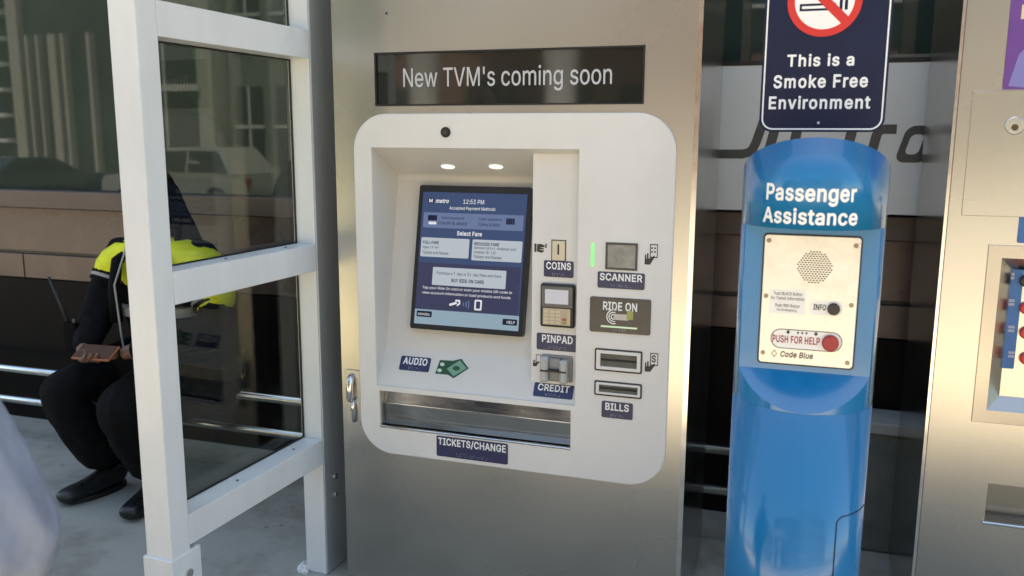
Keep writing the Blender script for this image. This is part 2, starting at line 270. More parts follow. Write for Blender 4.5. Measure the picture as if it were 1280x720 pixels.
'B': (456, [[[58,-4,56,0,56,510,60,513,258,513,304,506,334,494,356,478,378,454,391,432,400,402,402,386,401,352,391,318,380,302,366,288,350,276,327,266,358,253,378,240,396,220,414,190,421,160,422,124,417,94,408,72,390,46,366,25,342,12,306,1,264,-4],[130,62,258,61,288,65,316,75,336,93,346,110,350,124,350,150,341,178,330,194,317,206,295,218,278,224,256,227,130,226],[130,290,246,289,268,293,298,306,312,319,321,330,331,358,331,386,319,416,300,434,282,442,266,446,248,448,130,448]],[[58,-24,42,-14,36,0,36,510,40,520,49,530,58,533,258,533,304,526,344,511,370,493,394,467,408,442,420,402,422,386,421,350,411,314,395,288,373,268,390,255,412,233,427,208,437,182,442,150,442,122,437,94,425,62,410,38,387,16,352,-5,316,-17,266,-24],[150,82,256,81,286,85,302,90,317,100,328,118,331,142,327,162,310,186,282,203,256,207,150,207],[150,310,244,309,268,313,282,320,298,332,310,354,312,376,305,400,290,417,264,426,248,428,150,428]]]),
'C': (510, [[[250,-11,206,-4,160,14,120,42,88,77,63,118,47,162,37,220,36,274,43,330,58,378,80,420,112,460,148,488,186,507,232,518,282,520,314,516,358,503,384,490,410,470,437,442,455,416,471,376,477,346,472,344,406,344,393,380,377,404,348,430,314,445,288,451,258,452,224,446,194,433,166,414,146,392,124,352,113,314,107,268,108,226,116,182,132,140,156,106,174,88,190,77,214,66,236,60,276,57,298,60,326,68,348,79,364,92,387,118,406,164,474,164,477,162,477,156,463,110,446,78,428,55,396,28,363,8,332,-3,294,-10]],[[248,-31,204,-24,150,-3,106,27,76,60,46,108,27,160,17,218,16,276,23,330,41,388,67,436,98,474,138,505,176,524,230,538,284,540,316,536,368,520,394,507,424,484,452,455,477,416,495,362,497,346,494,340,488,330,474,324,406,324,394,330,387,336,377,368,362,392,339,412,320,422,292,430,260,432,224,426,204,416,180,399,161,378,141,342,133,312,127,268,128,228,136,182,149,150,171,118,200,94,238,80,276,77,316,85,332,93,352,107,362,118,374,136,387,172,400,182,408,184,476,184,491,174,497,162,497,156,484,110,463,68,442,42,409,12,372,-9,332,-23,296,-30]]]),
'D': (502, [[[58,-4,56,0,56,511,60,513,244,513,266,511,296,506,324,497,368,474,406,440,431,406,454,350,463,306,466,236,461,190,448,142,422,90,402,65,370,37,338,19,300,5,238,-4],[130,62,228,61,256,64,286,71,316,85,344,106,359,122,375,150,388,190,395,240,394,282,388,320,376,358,358,389,336,411,308,430,274,442,246,447,129,446]],[[58,-24,42,-14,36,0,36,510,40,520,49,530,58,533,246,533,280,529,308,523,340,512,366,499,400,474,436,434,461,388,479,330,486,276,486,234,483,202,474,158,461,122,447,94,417,52,391,28,348,2,308,-13,276,-20,238,-24],[150,82,240,82,286,92,306,102,332,122,348,142,359,162,370,200,375,242,374,282,366,328,353,360,338,382,314,403,286,418,258,425,232,428,149,426]]]),
'E': (419, [[[58,-4,56,0,56,510,60,513,374,513,376,508,376,452,372,448,130,447,130,290,356,290,359,286,359,230,354,225,130,224,129,64,132,61,376,61,379,56,379,-2,374,-4]],[[58,-24,42,-14,36,0,36,510,40,520,49,530,60,533,372,533,383,530,392,520,396,510,396,452,392,441,382,431,372,428,150,427,150,310,356,310,364,308,373,300,379,288,379,228,373,214,366,208,356,205,150,204,149,84,152,81,376,81,386,78,394,71,399,58,399,0,396,-11,386,-20,376,-24]]]),
'F': (410, [[[58,-4,56,0,56,510,60,513,370,513,373,508,373,452,370,448,130,447,130,283,348,282,350,278,350,220,346,217,130,216,129,-2,124,-4]],[[58,-24,42,-14,36,0,36,510,40,520,49,530,60,533,370,533,380,530,390,520,393,510,393,452,390,441,380,431,370,428,152,428,149,426,150,302,346,302,356,299,364,292,370,280,370,220,366,210,357,200,348,197,150,196,149,0,146,-10,139,-18,126,-24]]]),
'G': (520, [[[252,-11,198,-2,154,17,124,37,92,71,68,108,48,158,38,210,36,274,43,330,59,382,81,424,111,460,146,488,182,506,230,518,282,520,318,515,352,505,384,489,412,467,438,440,456,414,474,370,478,348,474,345,406,345,387,386,364,414,340,433,304,447,274,452,246,451,212,442,184,428,154,402,135,374,119,338,110,298,107,268,110,210,120,168,136,134,156,106,175,88,204,70,238,60,278,57,306,61,336,71,364,89,384,111,399,138,407,164,411,194,282,195,279,200,279,256,282,260,480,260,482,256,482,184,477,146,462,102,440,67,412,37,382,16,342,-1,296,-10]],[[250,-31,198,-22,144,0,112,22,76,58,47,106,28,156,18,208,16,276,23,332,42,392,66,436,98,474,136,505,172,523,228,538,282,540,318,535,362,522,394,506,426,482,453,454,473,424,494,372,498,346,490,332,476,325,406,325,397,328,388,337,373,370,354,396,338,411,316,423,282,431,258,432,222,425,194,411,169,388,152,364,137,330,129,290,127,242,130,212,141,168,156,138,172,118,196,97,220,85,250,78,278,77,316,84,344,99,362,116,382,148,388,174,282,175,269,180,262,188,259,198,259,258,266,272,282,280,478,280,488,277,496,270,502,258,502,182,494,132,479,92,455,54,424,22,392,-1,342,-21,298,-30]]]),
'H': (517, [[[58,-4,56,0,57,512,124,513,129,510,130,294,386,293,388,296,388,510,392,513,460,512,460,-2,392,-4,388,-2,387,228,132,228,129,226,129,-2,124,-4]],[[58,-24,42,-14,36,0,36,510,42,524,49,530,58,533,126,533,136,530,146,520,149,510,150,314,366,313,368,316,368,510,371,520,378,528,390,533,458,533,472,527,478,520,481,510,481,0,475,-14,468,-20,458,-24,392,-24,381,-20,371,-10,368,0,367,208,152,208,149,206,149,0,146,-10,139,-18,126,-24]]]),
'I': (300, [[[30,-4,27,0,28,60,114,62,114,446,112,448,28,449,27,510,32,513,270,513,273,508,272,449,187,446,187,64,190,61,272,60,273,-2,268,-4]],[[28,-24,14,-16,7,-2,7,58,10,68,20,78,30,81,94,82,94,426,92,428,30,428,20,432,13,438,7,452,7,510,10,520,20,530,30,533,270,533,280,530,288,523,293,510,293,450,288,438,280,432,270,428,207,426,207,84,210,81,270,81,280,78,287,72,293,58,293,0,290,-10,280,-20,270,-24]]]),
'K': (467, [[[58,-4,56,0,57,512,124,513,129,510,130,256,171,306,362,512,450,512,451,506,249,288,452,3,452,-2,370,-3,198,237,129,166,129,-2,124,-4]],[[58,-24,42,-14,36,0,36,510,42,524,49,530,58,533,126,533,136,530,146,520,149,510,150,313,350,528,362,533,448,533,462,528,468,520,471,510,466,493,275,286,468,16,472,0,467,-14,460,-21,450,-24,370,-24,356,-18,196,206,149,156,149,0,146,-11,136,-20,126,-24]]]),
'L': (393, [[[58,-4,56,0,56,510,60,513,126,513,129,508,129,62,362,61,365,58,365,0,360,-4]],[[58,-24,42,-14,36,0,36,510,43,526,58,533,126,533,136,530,143,524,149,510,149,82,362,81,370,79,379,72,385,58,385,-2,378,-16,362,-24]]]),
'M': (628, [[[58,-4,56,0,57,512,152,513,157,510,286,178,314,90,347,188,471,510,476,513,570,512,571,-2,504,-4,500,0,502,403,461,290,347,0,342,-4,286,-4,281,0,165,290,124,405,126,0,122,-4]],[[58,-24,42,-14,36,0,36,510,42,524,49,530,58,533,152,533,164,530,172,523,314,154,456,523,464,530,476,533,568,533,582,527,588,520,592,510,592,0,586,-14,579,-20,570,-24,502,-24,490,-18,482,-8,480,0,480,283,364,-10,354,-20,342,-24,284,-24,272,-19,264,-11,146,283,146,-2,138,-17,124,-24]]]),
'N': (523, [[[58,-4,56,0,57,512,136,513,141,510,351,180,396,102,395,510,400,513,466,512,466,-2,388,-4,382,0,196,290,126,409,129,318,129,0,124,-4]],[[58,-24,42,-14,36,0,36,510,42,524,49,530,58,533,136,533,148,530,156,523,374,180,375,512,382,526,398,533,464,533,478,527,484,520,487,510,487,0,481,-14,474,-20,464,-24,386,-24,376,-21,368,-14,148,330,149,-2,142,-17,126,-24]]]),
'O': (533, [[[250,-11,206,-4,160,14,126,37,92,72,63,118,47,162,37,220,36,274,43,330,58,378,82,422,101,448,122,468,160,495,198,511,240,519,284,520,328,513,374,495,412,469,442,436,469,394,486,348,496,288,497,234,490,178,474,126,453,86,418,45,399,30,374,14,336,-2,294,-10],[256,58,286,58,322,67,356,86,379,106,398,134,413,166,422,202,426,240,425,284,417,330,406,360,388,390,370,411,342,432,306,447,274,452,236,449,204,439,175,422,156,404,132,368,120,340,111,304,107,268,108,226,115,184,127,150,144,121,170,92,190,77,224,63]],[[248,-31,204,-24,150,-3,112,22,76,59,46,108,27,160,17,218,16,276,23,332,45,398,76,449,109,484,150,512,198,531,240,539,284,540,330,533,384,512,424,484,458,449,486,404,506,348,516,290,517,232,508,168,491,116,468,73,447,46,430,30,412,14,384,-3,336,-22,294,-30],[257,78,284,78,312,84,344,101,364,120,381,144,393,168,402,204,406,242,405,282,400,316,393,340,374,376,358,396,332,415,306,427,274,432,248,431,214,422,188,406,171,390,156,370,141,342,131,302,127,266,128,228,135,186,144,160,158,134,182,108,200,94,224,83]]]),
'P': (445, [[[58,-4,56,0,56,510,60,513,252,513,290,508,328,495,354,478,379,454,395,430,408,394,413,362,412,324,406,294,393,260,379,240,358,219,334,203,304,190,252,182,130,182,129,-2,124,-4],[130,246,252,247,286,255,310,270,320,282,331,300,338,322,340,338,340,358,336,382,328,402,318,416,296,435,262,446,242,448,130,448]],[[58,-24,42,-14,36,0,36,510,40,520,49,530,58,533,252,533,304,525,338,512,368,493,394,467,412,439,428,396,433,362,432,322,426,292,410,250,394,228,370,204,344,186,322,176,292,167,266,163,150,162,149,0,146,-11,136,-20,126,-24],[150,266,252,267,276,272,296,285,314,310,320,340,320,356,316,382,303,404,286,418,260,426,242,428,150,428]]]),
'Q': (533, [[[400,-52,356,5,302,-9,252,-11,206,-4,160,14,126,37,102,60,76,94,56,134,43,178,36,234,39,306,54,368,73,408,102,448,122,469,144,486,186,507,232,518,282,520,328,513,366,499,401,478,433,448,461,408,478,372,490,330,497,274,496,220,490,178,479,138,461,100,442,72,410,38,472,-48,468,-52],[256,58,286,58,306,62,311,66,242,156,242,162,314,163,365,98,368,96,395,128,410,158,422,202,426,240,425,284,417,330,406,360,388,390,370,411,342,432,306,447,274,452,236,449,204,439,175,422,156,404,132,368,120,340,111,304,107,268,108,226,115,184,127,150,144,121,170,92,190,77,224,63]],[[398,-72,390,-69,380,-60,348,-18,304,-29,250,-31,204,-24,150,-3,112,22,87,46,56,90,36,132,20,194,16,234,16,274,23,330,37,378,56,418,86,461,110,484,132,501,176,524,230,538,284,540,330,533,376,516,414,492,448,460,478,418,498,374,510,332,516,290,517,234,513,194,504,152,486,104,468,73,437,36,487,-32,491,-50,484,-64,470,-72],[257,78,276,78,225,146,222,160,229,176,244,183,314,183,322,181,334,172,370,127,382,146,398,184,406,242,405,282,400,316,393,340,374,376,358,396,332,415,306,427,274,432,248,431,214,422,188,406,171,390,156,370,141,342,131,302,127,266,128,228,135,186,144,160,158,134,182,108,200,94,224,83]]]),
'R': (449, [[[58,-4,56,0,56,510,60,513,266,512,314,502,344,488,377,460,389,444,401,422,411,384,413,338,404,290,384,252,356,226,321,206,430,6,432,-2,428,-4,354,-4,350,-2,244,194,132,194,129,192,129,-2,124,-4],[130,260,256,260,284,266,314,282,332,306,341,344,337,384,331,402,321,416,296,436,262,446,244,448,130,448]],[[58,-24,42,-14,36,0,36,510,40,520,49,530,58,533,254,533,306,525,348,509,378,487,400,464,418,432,431,386,433,366,432,326,426,296,417,270,393,232,374,214,348,196,448,14,451,4,448,-12,442,-18,430,-24,352,-24,342,-21,328,-6,232,173,152,174,149,172,149,0,146,-10,139,-18,126,-24],[150,280,254,280,280,285,300,297,315,316,321,346,317,384,306,404,286,419,262,426,242,428,150,428]]]),
'S': (447, [[[206,-13,172,-9,138,0,106,15,82,33,60,57,46,82,36,116,35,140,106,141,117,104,128,88,144,75,160,66,190,56,234,53,262,57,282,63,304,74,319,86,332,104,339,118,342,136,339,158,325,180,294,201,258,214,154,244,122,258,94,276,73,296,56,324,48,360,48,384,53,412,66,442,80,462,108,487,138,503,170,514,200,519,244,520,276,516,304,508,336,493,360,474,380,452,396,424,403,400,404,376,400,374,336,374,323,410,314,422,300,433,264,450,234,455,216,455,194,452,170,445,150,434,137,422,125,402,120,386,119,370,124,350,142,329,166,314,212,297,312,269,362,242,384,220,403,192,411,162,412,126,407,98,395,70,379,46,354,23,322,5,282,-8,242,-13]],[[204,-33,170,-29,128,-17,96,-2,68,18,45,44,27,78,15,122,14,138,18,148,27,158,36,161,104,161,112,159,124,148,131,122,137,110,156,90,180,79,192,76,232,73,272,80,304,99,320,124,322,136,320,154,312,166,282,185,144,227,112,241,80,262,58,284,39,314,30,344,28,386,33,414,49,452,65,474,95,502,128,520,164,533,198,539,244,540,276,536,314,525,346,510,374,488,396,465,413,434,424,394,425,376,422,367,412,358,402,354,336,354,328,356,316,367,306,400,288,418,254,432,218,435,180,428,158,414,141,390,139,378,141,360,156,344,176,331,214,317,322,286,376,256,404,228,420,202,431,162,432,126,427,96,412,60,394,34,366,8,332,-12,294,-25,256,-32]]]),
'T': (449, [[[192,-4,189,0,189,446,30,448,28,452,28,510,32,513,418,513,421,508,421,452,418,448,261,446,261,0,256,-4]],[[190,-24,175,-14,169,0,169,426,32,428,21,432,12,441,8,450,8,510,11,520,21,530,32,533,418,533,428,530,438,520,441,510,441,450,438,441,432,434,418,428,281,426,281,-2,274,-16,260,-24]]]),
'U': (517, [[[242,-12,214,-9,180,-1,156,9,130,24,94,58,74,90,65,110,56,160,56,510,60,513,124,513,128,510,128,172,131,150,138,130,157,98,186,73,226,59,268,56,306,62,336,76,361,98,380,130,389,172,389,510,394,513,458,513,461,508,461,160,457,130,448,100,437,78,418,52,396,31,368,12,330,-3,304,-9,274,-12]],[[240,-32,214,-29,180,-21,146,-8,118,9,80,45,61,72,48,100,39,134,36,158,36,510,39,520,49,530,60,533,126,533,135,530,144,520,148,510,148,172,152,146,162,124,172,110,196,90,226,79,268,76,304,82,331,96,353,120,366,152,369,172,369,510,372,520,379,528,392,533,458,533,468,530,478,520,481,510,481,158,477,128,465,90,454,68,433,40,408,16,378,-5,332,-23,304,-29,276,-32]]]),
'V': (480, [[[202,-4,199,0,176,62,12,510,16,513,84,513,89,510,197,206,242,71,278,186,390,510,396,513,464,513,467,508,464,498,283,0,278,-4]],[[202,-24,188,-18,179,-2,-3,490,-7,506,-4,520,2,528,14,533,84,533,96,530,106,520,240,136,373,520,380,528,394,533,464,533,474,530,483,520,486,510,486,502,300,-10,292,-19,280,-24]]]),
'Y': (472, [[[202,-4,199,0,199,206,15,502,12,510,16,513,90,513,96,510,207,328,236,275,267,332,376,510,382,513,456,513,459,508,456,502,272,206,272,-2,268,-4]],[[200,-24,186,-16,179,-2,179,202,-2,492,-7,506,-4,520,2,528,14,533,92,533,106,527,236,318,366,527,380,533,456,533,466,530,473,524,478,512,475,496,292,202,292,0,289,-10,282,-18,270,-24]]]),
'a': (389, [[[146,-13,112,-7,86,4,66,17,48,36,34,60,27,88,26,120,33,152,41,166,54,182,74,196,98,208,146,220,242,232,264,239,268,242,272,254,271,272,266,290,255,306,242,316,226,323,202,327,172,325,142,314,118,294,100,270,42,286,37,290,37,294,48,316,62,335,86,358,116,374,146,383,180,388,220,387,252,381,286,366,312,343,332,311,338,290,341,264,341,0,336,-4,276,-4,273,0,272,42,252,18,220,-2,190,-11],[162,50,186,50,214,57,232,66,252,84,266,108,271,126,272,181,218,169,176,164,142,157,120,148,108,138,100,126,96,110,97,94,102,80,112,67,126,59]],[[146,-33,112,-27,82,-16,54,2,34,23,17,50,8,80,6,120,10,144,17,164,30,184,42,197,64,213,88,225,126,236,248,253,252,258,249,280,240,293,224,303,202,307,174,305,157,300,142,290,114,255,102,250,96,250,30,270,21,280,18,296,27,320,46,348,73,372,106,391,144,403,178,408,212,408,248,402,280,391,313,370,338,342,349,320,356,300,361,266,361,-2,354,-16,338,-24,276,-24,262,-18,254,-6,230,-19,196,-30,174,-33],[163,70,178,69,202,73,228,88,238,98,249,118,252,134,252,155,160,141,142,137,122,125,118,118,116,108,117,94,122,86,136,75]]]),
'b': (424, [[[214,-12,190,-8,160,6,136,27,116,52,114,-3,54,-4,49,-2,49,508,52,513,114,513,118,510,118,330,146,361,180,382,214,388,264,385,295,376,329,354,349,334,363,316,375,294,384,268,393,220,393,158,383,106,375,84,363,62,349,42,328,22,296,1,278,-6,252,-11],[211,52,236,52,256,57,274,68,291,82,305,102,313,120,321,152,324,178,320,232,313,258,302,280,287,300,268,314,250,322,228,326,204,325,184,320,162,308,149,296,138,280,128,260,121,234,117,202,117,176,121,144,128,118,140,94,157,74,172,63,190,55]],[[214,-32,194,-29,170,-22,136,-2,128,-17,114,-24,52,-24,36,-17,29,-2,29,510,35,524,50,533,116,533,125,530,134,520,138,510,138,382,170,399,212,408,254,407,304,393,336,374,364,348,387,314,404,270,413,222,413,156,403,104,392,74,380,52,364,30,342,8,316,-11,296,-20,266,-29,242,-32],[212,72,226,71,248,75,261,82,276,96,288,112,296,130,304,178,300,230,296,248,285,270,272,286,258,297,246,303,226,306,206,305,190,301,164,282,145,250,137,200,141,146,145,128,154,110,166,94,182,80,196,74]]]),
'c': (396, [[[192,-12,156,-6,120,9,88,34,63,64,45,98,35,132,30,172,31,218,38,258,53,296,74,328,98,352,120,367,156,382,192,388,234,387,280,375,302,364,320,350,351,314,363,290,366,276,362,272,302,258,280,296,265,310,248,319,222,325,200,326,180,323,156,313,132,292,122,278,111,254,105,234,101,210,100,176,104,146,113,116,126,93,146,70,168,57,200,50,222,51,240,55,270,70,288,90,302,121,362,107,367,104,367,100,359,78,344,53,319,26,302,13,278,0,252,-8,224,-12]],[[190,-32,154,-26,110,-8,84,10,56,39,32,78,18,118,11,156,10,206,15,246,31,296,52,332,78,360,110,384,154,402,192,408,224,408,248,405,284,394,312,381,334,365,349,350,368,324,380,300,386,282,385,274,380,262,372,255,302,238,286,246,265,282,256,292,240,301,222,305,200,306,182,303,166,296,147,278,136,262,128,244,122,216,120,196,122,158,127,134,137,112,158,86,176,75,200,70,222,71,240,76,258,86,271,100,285,132,292,137,308,141,374,123,383,114,387,98,376,69,360,40,332,10,312,-4,288,-17,252,-28,224,-32]]]),
'd': (424, [[[180,-12,138,-3,101,18,68,51,50,84,36,126,30,172,33,236,46,284,68,325,96,355,130,376,160,385,210,388,244,382,276,363,306,329,307,510,312,513,374,513,376,508,376,-2,372,-4,310,-3,308,52,282,19,248,-3,218,-11],[196,52,220,52,240,57,252,63,272,78,285,96,298,124,305,150,308,176,308,202,304,234,297,260,286,282,268,302,252,314,234,322,212,326,190,325,166,319,150,310,133,294,120,276,111,258,103,226,100,200,100,178,104,148,110,126,122,98,136,79,156,63,174,55]],[[180,-32,160,-29,128,-20,95,-2,61,28,45,50,34,72,16,124,10,172,12,230,25,284,39,316,61,348,89,374,126,395,172,407,212,408,254,399,286,381,287,510,290,520,300,530,310,533,372,533,380,531,390,524,396,510,396,0,394,-8,386,-18,374,-24,312,-24,298,-18,288,-2,264,-17,240,-27,210,-32],[197,72,218,72,234,76,257,92,268,106,281,134,288,178,284,232,280,250,272,266,260,282,242,297,230,303,212,306,176,302,163,294,148,282,137,266,128,248,120,200,124,148,139,108,152,92,166,80,180,74]]]),
'e': (404, [[[196,-12,154,-5,122,8,94,27,72,51,56,74,39,114,31,156,30,204,37,252,49,288,70,323,92,348,122,369,148,380,180,387,220,388,256,382,290,368,322,344,344,319,362,282,370,252,375,212,375,168,370,165,102,164,102,150,108,122,124,91,140,74,152,65,182,53,222,50,244,54,260,60,280,74,306,109,364,96,369,92,365,76,348,48,334,31,306,10,284,-1,252,-9,226,-12],[102,226,302,225,304,230,300,250,291,274,280,291,268,305,254,315,236,322,198,326,164,318,147,308,130,293,111,264,103,240]],[[194,-32,152,-25,112,-9,82,12,56,38,32,78,19,114,11,156,10,206,17,254,32,298,54,336,79,362,112,386,146,400,178,407,220,408,258,402,298,386,328,366,354,339,375,302,388,264,394,226,395,168,388,152,372,145,124,144,130,120,144,98,162,82,176,75,196,71,228,71,254,79,272,94,288,120,304,129,366,116,376,112,385,102,389,86,374,50,353,22,326,0,294,-18,264,-27,228,-32],[126,246,280,246,270,272,249,294,226,304,200,306,176,302,150,286,133,264]]]),
'f': (254, [[[80,-4,77,0,77,322,4,324,2,380,6,383,76,384,77,444,82,468,96,494,124,518,146,528,176,534,204,534,234,529,244,525,247,518,230,466,226,464,200,470,174,467,156,455,147,432,147,384,231,382,232,328,228,323,146,322,146,-2,142,-4]],[[78,-24,64,-16,57,-2,57,302,4,303,-5,306,-12,312,-18,326,-18,382,-11,396,4,403,56,404,58,452,67,484,81,506,100,525,114,535,144,548,174,554,204,554,236,549,258,540,264,532,267,524,265,510,248,456,238,448,228,445,200,450,178,448,170,442,166,424,168,403,230,403,239,400,246,394,252,380,252,326,246,312,230,303,166,302,166,-2,158,-17,144,-24]]]),
'g': (425, [[[190,-155,140,-147,100,-129,78,-113,64,-98,51,-80,47,-68,102,-37,134,-72,170,-89,196,-93,216,-93,238,-90,262,-82,281,-70,290,-62,299,-48,304,-34,307,-14,307,58,293,42,268,19,246,8,222,2,182,1,150,6,116,20,90,37,72,56,53,84,42,108,35,134,30,174,30,208,35,248,44,280,56,306,76,335,110,365,142,380,184,388,212,388,238,384,258,376,280,361,308,328,310,382,374,383,376,378,376,-22,368,-66,358,-86,346,-102,332,-117,308,-133,284,-144,250,-152,222,-155],[196,64,222,64,246,70,260,77,276,90,287,104,297,124,304,150,308,180,307,216,303,240,297,260,286,282,268,304,254,314,234,322,212,326,190,325,168,320,146,308,133,294,122,280,110,254,103,228,100,204,101,170,106,144,115,120,126,100,150,78,174,67]],[[188,-175,152,-170,118,-160,77,-138,55,-118,34,-90,28,-72,31,-58,44,-45,82,-23,96,-18,104,-18,116,-23,146,-56,168,-68,198,-73,226,-72,246,-68,268,-56,280,-42,286,-22,287,8,256,-9,234,-16,212,-19,180,-19,152,-15,122,-5,77,22,53,48,36,74,25,98,15,132,10,172,10,208,19,266,38,314,61,348,89,374,104,385,128,396,172,407,224,407,258,398,288,380,296,396,310,403,374,403,390,394,396,380,396,-24,390,-60,380,-88,365,-110,344,-132,320,-149,294,-161,252,-172,224,-175],[197,84,212,83,236,87,261,104,270,114,280,134,288,182,287,216,283,238,269,272,255,288,244,297,230,303,212,306,190,305,174,301,159,292,148,282,139,270,127,244,120,204,124,154,139,116,160,95,176,87]]]),
'h': (410, [[[52,-4,49,0,49,510,54,513,114,513,118,508,118,334,144,361,172,378,206,387,240,388,272,383,300,372,325,352,347,320,356,292,361,256,361,0,356,-4,296,-4,292,-2,292,242,288,268,280,288,260,310,236,322,204,325,172,318,151,306,136,290,123,264,118,234,118,-2,114,-4]],[[50,-24,35,-14,29,0,29,510,36,526,50,533,116,533,131,526,138,510,138,383,166,397,204,407,240,408,270,404,300,394,326,377,346,358,364,330,376,294,381,256,381,-2,374,-16,358,-24,294,-24,285,-20,276,-11,272,0,272,242,269,262,263,278,248,295,230,303,204,305,182,301,158,286,147,272,140,250,138,234,138,0,135,-10,128,-18,116,-24]]]),
'i': (167, [[[52,-4,49,0,49,380,54,383,114,383,118,378,118,0,114,-4],[76,439,58,446,42,462,37,476,38,496,48,512,62,524,78,528,100,526,112,520,126,504,130,490,129,470,120,455,110,446,90,439]],[[50,-24,35,-14,29,0,29,380,36,396,50,403,116,403,131,396,138,380,138,-2,131,-16,116,-24],[74,419,50,427,30,444,18,470,17,490,26,516,44,536,70,547,92,548,120,538,137,522,149,496,150,476,143,452,124,432,98,420]]]),
'k': (381, [[[52,-4,49,0,49,510,54,513,114,513,118,508,118,217,282,382,360,383,364,380,362,375,207,216,368,12,376,0,372,-4,292,-3,154,171,118,138,118,-2,114,-4]],[[50,-24,35,-14,29,0,29,510,36,526,50,533,116,533,131,526,138,510,138,266,272,400,284,403,362,403,374,398,380,390,383,376,378,362,234,214,390,16,395,-2,388,-16,374,-24,294,-24,282,-21,272,-12,150,142,138,130,138,0,134,-11,125,-20,116,-24]]]),
'l': (189, [[[126,-6,94,1,78,10,61,30,50,64,49,508,52,513,114,513,118,510,119,80,124,64,132,58,142,56,173,56,185,4,182,-1,172,-4]],[[124,-26,84,-16,66,-5,44,20,30,62,29,510,35,524,42,530,52,533,116,533,131,526,138,512,139,80,142,76,172,78,188,68,195,54,205,8,201,-8,190,-19,158,-26]]]),
'm': (610, [[[52,-4,49,0,49,378,51,382,114,382,116,332,130,350,156,373,182,385,208,390,240,389,272,378,300,354,318,324,344,356,366,373,392,384,424,390,458,389,494,379,520,361,536,345,551,318,557,298,561,270,561,0,559,-4,496,-4,492,-2,492,260,490,274,483,294,472,308,450,321,424,326,390,322,370,312,350,290,342,270,339,252,339,-2,334,-4,272,-3,269,272,261,294,246,312,220,324,194,326,168,320,144,306,130,288,120,260,118,244,118,-2,114,-4]],[[50,-24,35,-14,29,0,29,380,32,390,38,397,52,403,114,403,126,397,136,383,163,398,188,407,208,410,240,409,282,395,296,386,320,361,342,381,376,399,414,409,450,410,482,404,510,393,534,376,550,358,568,328,577,298,581,270,581,0,578,-11,572,-18,558,-24,494,-24,482,-18,475,-10,472,0,471,268,467,282,459,294,444,302,424,306,404,305,386,299,370,284,361,264,359,250,359,0,356,-11,346,-20,336,-24,272,-24,260,-18,254,-11,250,0,249,272,242,288,230,299,218,304,194,306,178,303,158,291,147,278,140,260,138,244,138,0,135,-10,128,-18,116,-24]]]),
'n': (410, [[[52,-4,49,0,50,381,54,383,114,382,116,331,128,346,152,368,176,380,200,386,216,388,258,386,284,379,306,368,330,346,344,326,355,298,359,276,361,256,360,-2,356,-4,296,-4,292,-2,292,242,288,268,280,288,260,310,236,322,204,325,172,318,151,306,136,290,123,264,118,234,118,-2,114,-4]],[[50,-24,35,-14,29,0,29,380,32,390,42,400,52,403,114,403,126,397,138,381,162,395,184,403,214,408,240,408,274,403,312,387,344,359,358,340,367,322,379,278,381,256,381,0,378,-11,368,-20,358,-24,294,-24,285,-20,276,-11,272,0,272,242,269,262,263,278,248,295,230,303,206,305,182,301,158,286,147,272,140,250,138,234,138,0,135,-10,128,-18,116,-24]]]),
'o': (415, [[[192,-12,156,-6,120,9,88,33,68,56,49,88,38,118,31,158,30,204,35,244,48,286,68,319,91,346,120,367,156,382,182,387,222,388,260,382,296,367,326,345,344,324,366,288,377,258,384,218,385,170,380,132,370,98,353,64,328,34,302,12,272,-2,232,-11],[198,50,224,51,246,57,264,67,280,80,293,98,304,120,311,146,315,176,315,198,311,230,300,264,288,286,276,300,258,313,238,322,214,326,192,325,168,319,150,308,132,292,119,272,111,254,105,234,100,198,104,146,111,120,123,96,134,83,156,63,180,53]],[[190,-32,154,-26,110,-8,84,10,56,39,32,78,18,118,11,156,10,206,15,246,31,296,52,332,78,360,110,384,154,402,180,407,222,408,260,402,304,385,330,367,360,337,384,296,397,258,404,218,405,170,400,130,387,88,370,54,342,19,312,-5,282,-19,234,-31],[199,70,214,70,236,74,252,82,265,94,276,108,285,126,292,152,295,178,291,228,285,250,275,270,264,284,248,296,236,302,214,306,178,302,163,294,147,278,128,244,120,198,124,148,130,126,140,106,166,80,182,73]]]),
'p': (424, [[[52,-147,49,-142,49,380,54,383,114,382,116,326,146,361,166,376,182,383,214,388,242,388,264,385,295,376,323,360,349,334,369,306,384,268,393,220,394,172,388,126,374,83,349,42,323,18,286,-3,252,-11,216,-12,178,-4,146,16,118,49,118,-144,114,-147],[211,52,236,52,256,57,274,68,291,82,305,102,313,120,321,152,324,178,320,232,313,258,302,280,287,300,268,314,250,322,228,326,204,325,184,320,162,308,149,296,138,280,128,260,121,234,117,202,117,176,121,144,128,118,140,94,157,74,172,63,190,55]],[[50,-167,35,-158,29,-144,29,380,32,390,39,398,52,403,114,403,126,397,138,380,170,399,190,405,214,408,244,408,266,405,304,393,336,374,364,348,387,314,404,270,413,222,414,170,408,124,392,74,372,39,342,7,316,-11,278,-26,244,-32,204,-31,168,-21,138,-4,138,-144,134,-154,125,-164,116,-167],[212,72,226,71,248,75,261,82,276,96,288,112,296,130,304,178,300,230,296,248,285,270,272,286,258,297,246,303,226,306,206,305,190,301,164,282,145,250,137,200,141,146,145,128,154,110,166,94,182,80,196,74]]]),
'r': (259, [[[52,-4,49,0,49,380,54,383,114,382,116,380,116,337,140,363,170,382,202,389,244,388,247,384,246,320,200,322,166,314,140,296,130,282,121,262,118,242,118,-2,114,-4]],[[50,-24,35,-14,29,0,29,380,32,390,39,398,52,403,114,403,126,397,136,385,160,399,192,408,226,409,254,405,262,398,267,386,267,320,262,308,254,302,244,299,202,302,176,297,154,282,141,260,138,242,138,0,135,-10,128,-18,116,-24]]]),
